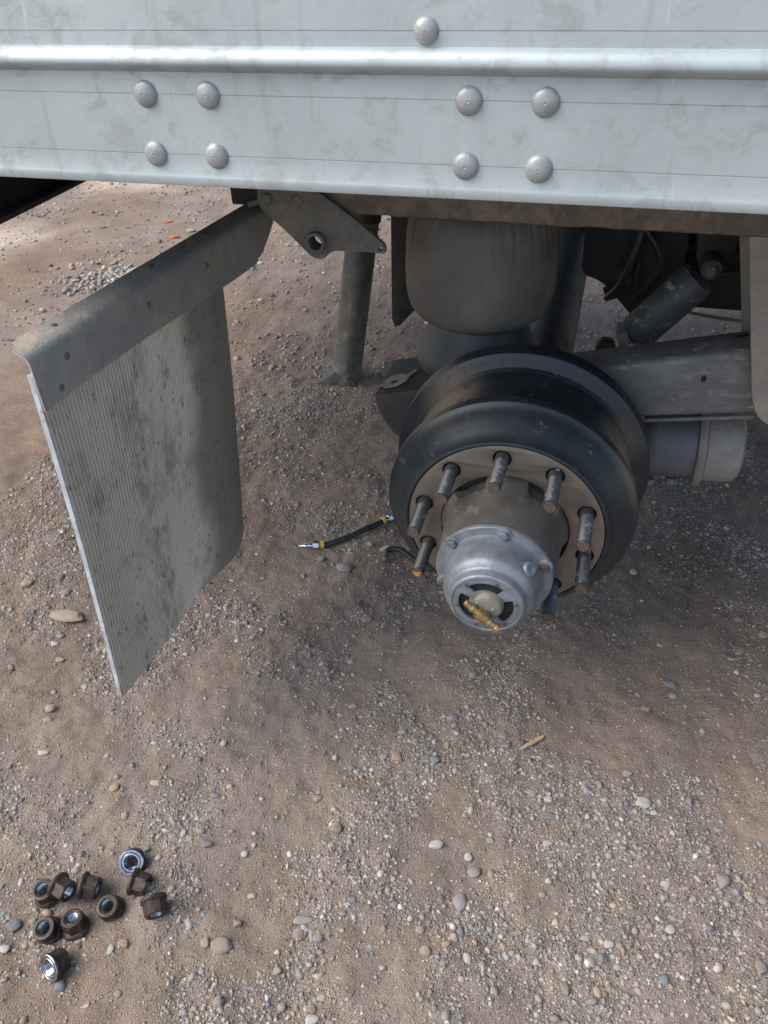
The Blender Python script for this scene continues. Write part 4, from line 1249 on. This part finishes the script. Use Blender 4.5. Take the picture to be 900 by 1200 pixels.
# ------------------------------------------------------------------ loose stones one can tell apart
STONES = [
    (-0.229, -0.329, 0.0266, 0.0246, 'brown', 'round grey-brown pebble by itself below the gravel patch in the middle foreground'),
    (-0.045, -0.315, 0.0276, 0.0173, 'white', 'white angular pebble alone on bare dirt in the middle foreground'),
    (0.015, -0.321, 0.0151, 0.0171, 'white', 'small white stone just right of the white angular pebble'),
    (-0.447, -0.418, 0.0247, 0.0162, 'dark', 'dark blue-grey oval pebble on the dirt right of the scattered lug nuts'),
    (-0.48, -0.416, 0.014, 0.0136, 'tan', 'small tan pebble touching the left side of the dark oval pebble'),
    (-0.374, -0.416, 0.0138, 0.012, 'white', 'tiny bright white stone right of the dark oval pebble'),
    (-0.331, -0.483, 0.0161, 0.0102, 'cream', 'small cream stone on the dirt midway between lug nuts and paired grey pebbles'),
    (-0.232, -0.499, 0.0342, 0.0161, 'grey', 'long flat grey pebble lying across the top of a tan-grey one'),
    (-0.232, -0.521, 0.0211, 0.0207, 'brown', 'tan-grey pebble under the long flat grey pebble in the foreground'),
    (-0.199, -0.521, 0.0182, 0.0146, 'grey', 'small grey pebble right of the two touching pebbles in the foreground'),
    (-0.348, -0.571, 0.0377, 0.0302, 'brown', 'largest smooth grey-brown cobble half sunk in the left foreground dirt'),
    (-0.338, -0.532, 0.0171, 0.0148, 'brown', 'small brown round pebble above the largest cobble in the left foreground'),
    (-0.375, -0.575, 0.014, 0.017, 'tan', 'small tan pebble just left of the largest cobble'),
    (0.016, -0.405, 0.0245, 0.0288, 'grey', 'speckled grey upright oval pebble at the bottom centre'),
    (0.027, -0.454, 0.014, 0.0231, 'blue', 'slim slate-blue pebble below the speckled grey oval one'),
    (0.007, -0.481, 0.0138, 0.0108, 'orange', 'small ochre pebble beside the slim slate-blue pebble'),
    (-0.022, -0.499, 0.0192, 0.0167, 'tan', 'tan blocky pebble left of the ochre pebble in the foreground'),
    (-0.039, -0.468, 0.0155, 0.0134, 'tan', None),
    (-0.162, -0.447, 0.0174, 0.0126, 'blue', 'blue-grey angular pebble in gravel above centre foreground dirt'),
    (-0.179, -0.55, 0.0123, 0.0142, 'orange', 'ochre oval pebble standing out on the dirt below the paired pebbles'),
    (-0.165, -0.602, 0.0146, 0.0103, 'cream', None),
    (-0.222, -0.629, 0.0145, 0.0137, 'tan', None),
    (-0.314, -0.652, 0.0171, 0.0194, 'brown', 'brown oval pebble near the bottom edge below the largest cobble'),
    (-0.169, -0.637, 0.022, 0.0158, 'white', 'pale chunky stone cut by the bottom edge of the picture'),
    (-0.175, -0.622, 0.0183, 0.0148, 'brown', None),
    (-0.141, -0.634, 0.0142, 0.009, 'orange', 'orange pebble at the bottom edge beside the pale chunky stone'),
    (-0.246, -0.584, 0.015, 0.0118, 'tan', None),
    (-0.085, -0.538, 0.0122, 0.0094, 'cream', None),
    (0.009, -0.511, 0.0109, 0.0106, 'grey', None),
    (0.03, -0.344, 0.0238, 0.0207, 'grey', 'grey lumpy stone below the small white stone at bottom centre'),
    (0.05, -0.281, 0.0169, 0.0147, 'grey', None),
    (0.149, -0.267, 0.0183, 0.0133, 'cream', 'cream pebble in the gravel below the blue-grey shard'),
    (0.145, -0.215, 0.0298, 0.0165, 'blue', 'flat blue-grey shard in the gravel right of centre'),
    (0.312, -0.143, 0.0286, 0.0238, 'white', 'pale angular rock above the gravel bank on the right'),
    (0.33, -0.16, 0.0141, 0.0111, 'white', 'little white stone touching the lower right of the pale angular rock'),
    (0.443, -0.26, 0.0248, 0.032, 'grey', 'big grey crescent-shaped pebble in the gravel on the right'),
    (0.381, -0.291, 0.0188, 0.0076, 'tan', None),
    (0.357, -0.366, 0.0181, 0.0145, 'white', 'pale grey round pebble in the gravel at lower right'),
    (0.325, -0.368, 0.014, 0.0122, 'brown', None),
    (0.261, -0.416, 0.0165, 0.0143, 'white', None),
    (0.237, -0.449, 0.0162, 0.0188, 'grey', 'grey upright pebble in the thick gravel at the lower right of centre'),
    (0.224, -0.413, 0.0166, 0.0096, 'cream', None),
    (0.345, -0.449, 0.0159, 0.0184, 'blue', 'pale blue egg-shaped pebble near the bottom right'),
    (0.198, -0.498, 0.0145, 0.0229, 'brown', 'narrow brown-grey stone leaning in the gravel at bottom right of centre'),
    (0.462, -0.344, 0.0152, 0.0121, 'white', 'small white pebble on bare dirt at the right edge'),
    (0.508, -0.276, 0.0172, 0.0151, 'grey', None),
    (0.493, -0.388, 0.0215, 0.0234, 'brown', 'large tan pebble cut by the right edge near the bottom'),
    (0.359, -0.322, 0.0171, 0.01, 'tan', None),
    (0.157, -0.337, 0.0117, 0.0115, 'white', None),
    (0.488, -0.277, 0.01, 0.0138, 'cream', None),
    (0.204, -0.547, 0.0141, 0.0111, 'grey', None),
    (0.443, -0.163, 0.02, 0.0109, 'grey', None),
    (0.366, 0.162, 0.0274, 0.0184, 'blue', 'dark slate-blue pebble on the shaded dirt below the drum at right'),
    (0.37, 0.13, 0.0198, 0.0148, 'grey', 'grey pebble just below the dark slate-blue one in the shade'),
    (0.571, 0.36, 0.0252, 0.0221, 'orange', 'pinkish tan stone cut by the right edge in the shade'),
    (0.282, -0.085, 0.0181, 0.016, 'tan', 'tan pebble on shaded dirt right of the wood splinter'),
    (0.315, 0.084, 0.0213, 0.0112, 'orange', None),
    (0.039, -0.056, 0.0173, 0.0153, 'grey', 'grey pebble just left of the wood splinter'),
    (0.141, -0.177, 0.0176, 0.0155, 'white', 'pale grey chip above the flat blue-grey shard'),
    (0.496, 0.26, 0.0281, 0.0105, 'tan', None),
    (0.539, 0.171, 0.0143, 0.0116, 'white', None),
    (-0.049, 0.085, 0.0186, 0.0202, 'grey', 'grey stone on the dirt below the hub cap'),
    (0.518, 0.389, 0.0198, 0.0169, 'grey', None),
    (-0.32, 0.199, 0.0243, 0.0206, 'brown', 'grey-brown stone on the dirt left of the hub cap'),
    (-0.245, 0.208, 0.0181, 0.0149, 'grey', None),
    (-0.324, 0.069, 0.0153, 0.0122, 'cream', None),
    (-0.281, -0.053, 0.0199, 0.0113, 'tan', 'flat tan stone alone on bare dirt in the middle'),
    (-0.284, -0.278, 0.0243, 0.0185, 'brown', 'rounded tan-grey pebble left of the central gravel patch'),
    (-0.157, -0.161, 0.0202, 0.0208, 'orange', 'orange-pink chunky stone in the central gravel patch'),
    (-0.182, -0.165, 0.0186, 0.0134, 'brown', 'brown pebble left of the orange-pink stone'),
    (-0.278, -0.183, 0.0119, 0.0135, 'white', None),
    (-0.082, -0.148, 0.0168, 0.0163, 'blue', None),
    (-0.128, -0.121, 0.0154, 0.0167, 'grey', None),
    (-0.071, -0.042, 0.0159, 0.0126, 'grey', None),
    (-0.162, -0.093, 0.0209, 0.0155, 'grey', None),
    (-0.238, -0.201, 0.0151, 0.0133, 'blue', 'teal-blue small pebble at the left edge of the central gravel patch'),
    (-0.067, -0.105, 0.0103, 0.0181, 'tan', None),
    (-0.507, -0.21, 0.0138, 0.0123, 'cream', None),
    (-0.196, -0.349, 0.0123, 0.0134, 'tan', None),
    (-1.188, 0.108, 0.0302, 0.0254, 'tan', 'tan rounded stone at the left edge left of the mud flap'),
    (-1.116, 0.144, 0.0239, 0.0255, 'brown', "brown stone beside the mud flap's outer edge"),
    (-1.076, 0.102, 0.0298, 0.0206, 'grey', 'grey stone beside the mud flap above the flat tan rock'),
    (-1.027, 0.035, 0.0947, 0.0395, 'tan', 'large flat tan rock on the dirt left of the mud flap'),
    (-1.009, -0.049, 0.0238, 0.0169, 'white', 'pale stone below the large flat tan rock'),
    (-1.01, -0.024, 0.0201, 0.0133, 'grey', None),
    (-0.905, -0.218, 0.0237, 0.0202, 'tan', 'tan blocky stone on the dirt lower left of the mud flap'),
    (-0.892, -0.244, 0.0251, 0.0165, 'grey', 'grey chip just under the tan blocky stone at left'),
    (-0.965, -0.092, 0.0213, 0.0146, 'tan', None),
    (-0.87, -0.145, 0.0168, 0.0121, 'white', None),
    (-0.672, 0.165, 0.0125, 0.0176, 'cream', None),
    (-0.605, 0.124, 0.0183, 0.0132, 'grey', None),
    (-0.859, -0.317, 0.0277, 0.0142, 'white', 'white flat chip on bare dirt at the left'),
    (-0.599, -0.326, 0.0199, 0.0132, 'cream', 'cream pebble on the dirt below the mud flap'),
    (-0.673, -0.354, 0.0215, 0.0162, 'orange', 'orange-tan lump in the dirt above the lug nuts'),
    (-0.62, -0.402, 0.0144, 0.0184, 'tan', None),
    (-0.473, -0.325, 0.0163, 0.0115, 'blue', None),
    (-0.649, -0.239, 0.0139, 0.0094, 'white', None),
    (-0.7, -0.63, 0.0286, 0.0214, 'dark', 'dark grey smooth pebble at the left edge beside the lug nuts'),
    (-0.496, -0.408, 0.0125, 0.0124, 'cream', None),
    (-0.551, -0.451, 0.0154, 0.0135, 'tan', 'tan pebble touching the far lug nut with the bright ring'),
    (-0.69, -0.667, 0.0182, 0.0135, 'white', 'pale stone cut by the left edge below the dark smooth pebble'),
    (-0.663, -0.652, 0.0126, 0.0123, 'orange', 'small orange-tan pebble left of the nearest lug nut'),
    (-0.567, -0.693, 0.0188, 0.0176, 'blue', 'teal-grey pebble below the nearest lug nut'),
    (-0.517, -0.627, 0.0111, 0.0181, 'white', 'pale bluish shard standing right of the nearest lug nut'),
    (-0.501, -0.613, 0.0196, 0.0122, 'orange', 'tan-orange pebble right of the pale bluish shard'),
    (-0.473, -0.681, 0.012, 0.0104, 'grey', None),
    (-0.349, -0.67, 0.0131, 0.0125, 'tan', None),
    (-0.687, -0.584, 0.0147, 0.0142, 'tan', 'tan pebble left of the clustered lug nuts'),
    (-0.51, -0.709, 0.0092, 0.0069, 'white', None),
    (-0.428, 0.36, 0.0436, 0.0311, 'grey', 'flat grey stone on the dirt below the air hose'),
    (-0.266, 0.298, 0.023, 0.0156, 'orange', 'orange-tan pebble below the lowest left wheel stud'),
    (-0.499, 0.381, 0.0199, 0.017, 'grey', None),
    (-0.386, 0.453, 0.018, 0.013, 'white', None),
    (0.281, 0.504, 0.0192, 0.0163, 'white', 'pale stone on the dirt right of the brake drum'),
    (-0.952, 1.03, 0.0257, 0.0214, 'tan', None),
    (-2.061, 2.61, 0.062, 0.0289, 'brick', 'red brick fragment on the far ground, the nearer of two'),
    (-2.227, 2.863, 0.0562, 0.0187, 'brick', 'thin red brick fragment on the far ground, the farther of two'),
    (-2.021, 2.727, 0.0542, 0.0296, 'tan', 'flat tan stone right of the red brick fragments on the far ground'),
    (-2.469, 2.125, 0.0165, 0.0213, 'black', 'tiny black lump on the far ground at left'),
    (-1.341, 2.96, 0.0409, 0.0297, 'cream', None),
    (-1.609, 2.537, 0.0384, 0.0326, 'white', None),
    (-1.464, 2.326, 0.0324, 0.0253, 'white', None),
    (-1.299, 1.924, 0.0258, 0.0221, 'white', None),
]

SCOL = dict(tan=(0.335, 0.275, 0.215), grey=(0.265, 0.255, 0.238), blue=(0.190, 0.205, 0.215), white=(0.42, 0.405, 0.375), brown=(0.265, 0.226, 0.19),
            orange=(0.355, 0.255, 0.185), dark=(0.165, 0.172, 0.175), cream=(0.40, 0.355, 0.295), brick=(0.46, 0.13, 0.07), black=(0.02, 0.02, 0.02))
SM = {k: stone_material('stone_' + k, False, v) for k, v in SCOL.items()}
WORD = dict(tan='tan', grey='grey', blue='blue-grey', white='pale', brown='brown', orange='orange-tan', dark='dark', cream='cream', brick='red', black='black')


def stone_mesh(k):
    V, Fc = ico(3)
    rg = np.random.default_rng(100 + k)
    n = len(V)
    d = np.ones(n)
    for q in range(9):                                   # chipped flats
        ax = rg.normal(size=3)
        ax /= np.linalg.norm(ax)
        lim = rg.uniform(0.72, 0.95) if k % 3 else rg.uniform(0.60, 0.85)
        t = V @ ax
        d = np.where(t * d > lim, lim / np.maximum(t, 1e-6), d)
    lump = sum(rg.uniform(0.01, 0.05) * np.sin(V @ rg.normal(size=3) * rg.uniform(1.5, 4) + rg.uniform(0, 6)) for _ in range(6))
    P = V * (d + lump)[:, None]
    P /= np.abs(P).max(0)
    me = bpy.data.meshes.new('stone')
    me.from_pydata(P.tolist(), [], Fc.tolist())
    for p in me.polygons:
        p.use_smooth = True
    return me


SMESH = {}


def region(x, y):
    if y > 1.3:
        return 'on the open ground beyond the trailer'
    if y > 0.25:
        return 'on the dirt under the trailer'
    if x < -0.45:
        return 'on the dirt around the mud flap' if y > -0.3 else 'on the dirt around the lug nuts'
    if x > 0.12:
        return 'in the gravel at lower right' if y < -0.1 else 'on the shaded dirt at right'
    return 'in the middle foreground gravel' if y > -0.32 else 'near the bottom edge of the picture'


CUT = (' on ', ' in ', ' at ', ' by ', ' lying', ' alone', ' under', ' above', ' below', ' beside', ' touching', ' just', ' right', ' left', ' half', ' near', ' midway', ' standing', ' leaning', ' cut', ' with', ' itself')


def short(l):
    k = min([l.find(c) for c in CUT if l.find(c) > 0] or [len(l)])
    return l[:k]


NAMED = [(x, y, l) for x, y, w, d, c, l in STONES if l]


def beside(x, y, c):
    ds = sorted((math.hypot(x - q[0], y - q[1]), q) for q in NAMED)
    q = ds[0][1]
    u, v = (x - q[0]) * math.cos(YAW) + (y - q[1]) * math.sin(YAW), -(x - q[0]) * math.sin(YAW) + (y - q[1]) * math.cos(YAW)
    way = ('right of' if u > 0 else 'left of') if abs(u) > abs(v) else ('behind' if v > 0 else 'in front of')
    return 'small %s pebble %s the %s' % (WORD[c], way, short(q[2]))


for i, (x, y, w, d, c, lab) in enumerate(STONES):
    key = (i % 8, c)
    if key not in SMESH:
        me = stone_mesh(i % 8)
        me.materials.append(SM[c])
        SMESH[key] = me
    brick = c == 'brick'
    o = bpy.data.objects.new('brick_fragment' if brick else 'stone', SMESH[key])
    col.objects.link(o)
    hh = 0.62 * min(w, d) * random.uniform(0.8, 1.05)
    if w > 0.06 and y < 1:
        hh = 0.020
    o.scale = (w / 2 * 1.03, d / 2 * 1.03, hh / 2)
    o.rotation_euler = (random.uniform(-0.1, 0.1), random.uniform(-0.1, 0.1), YAW + random.uniform(-0.35, 0.35))
    o.location = (x, y, hz(x, y) + hh * 0.30)
    if lab:
        tag(o, lab, 'stone', 'loose stones on the dirt')
    else:
        tag(o, beside(x, y, c), 'stone', 'small %s pebbles %s' % (WORD[c], region(x, y)))

# ------------------------------------------------------------------ wood splinter
V_ = []
A_, B_ = Vector(gz(0.074, -0.082, 0.004)), Vector(gz(0.117, -0.036, 0.006))
dw = (B_ - A_).normalized()
sw = dw.cross(Vector((0, 0, 1))).normalized()
for t, w in ((0, 0.0012), (0.12, 0.0042), (0.55, 0.0046), (0.92, 0.0040), (1.0, 0.0022)):
    p = A_ + (B_ - A_) * t
    for a, b in ((-1, 0), (-0.6, 0.0028), (0.7, 0.0032), (1, 0)):
        V_.append(p + sw * (w * a) + Vector((0, 0, b - 0.001)))
F_ = []
for i in range(4):
    for k in range(4):
        F_.append((i * 4 + k, i * 4 + (k + 1) % 4, i * 4 + 4 + (k + 1) % 4, i * 4 + 4 + k))
F_ += [(0, 1, 2, 3), (16, 17, 18, 19)]
tag(pyd('wood_splinter', V_, F_, M['wood'], None, False), 'straw-coloured wood splinter lying on the dirt in front of the drum', 'splinter')
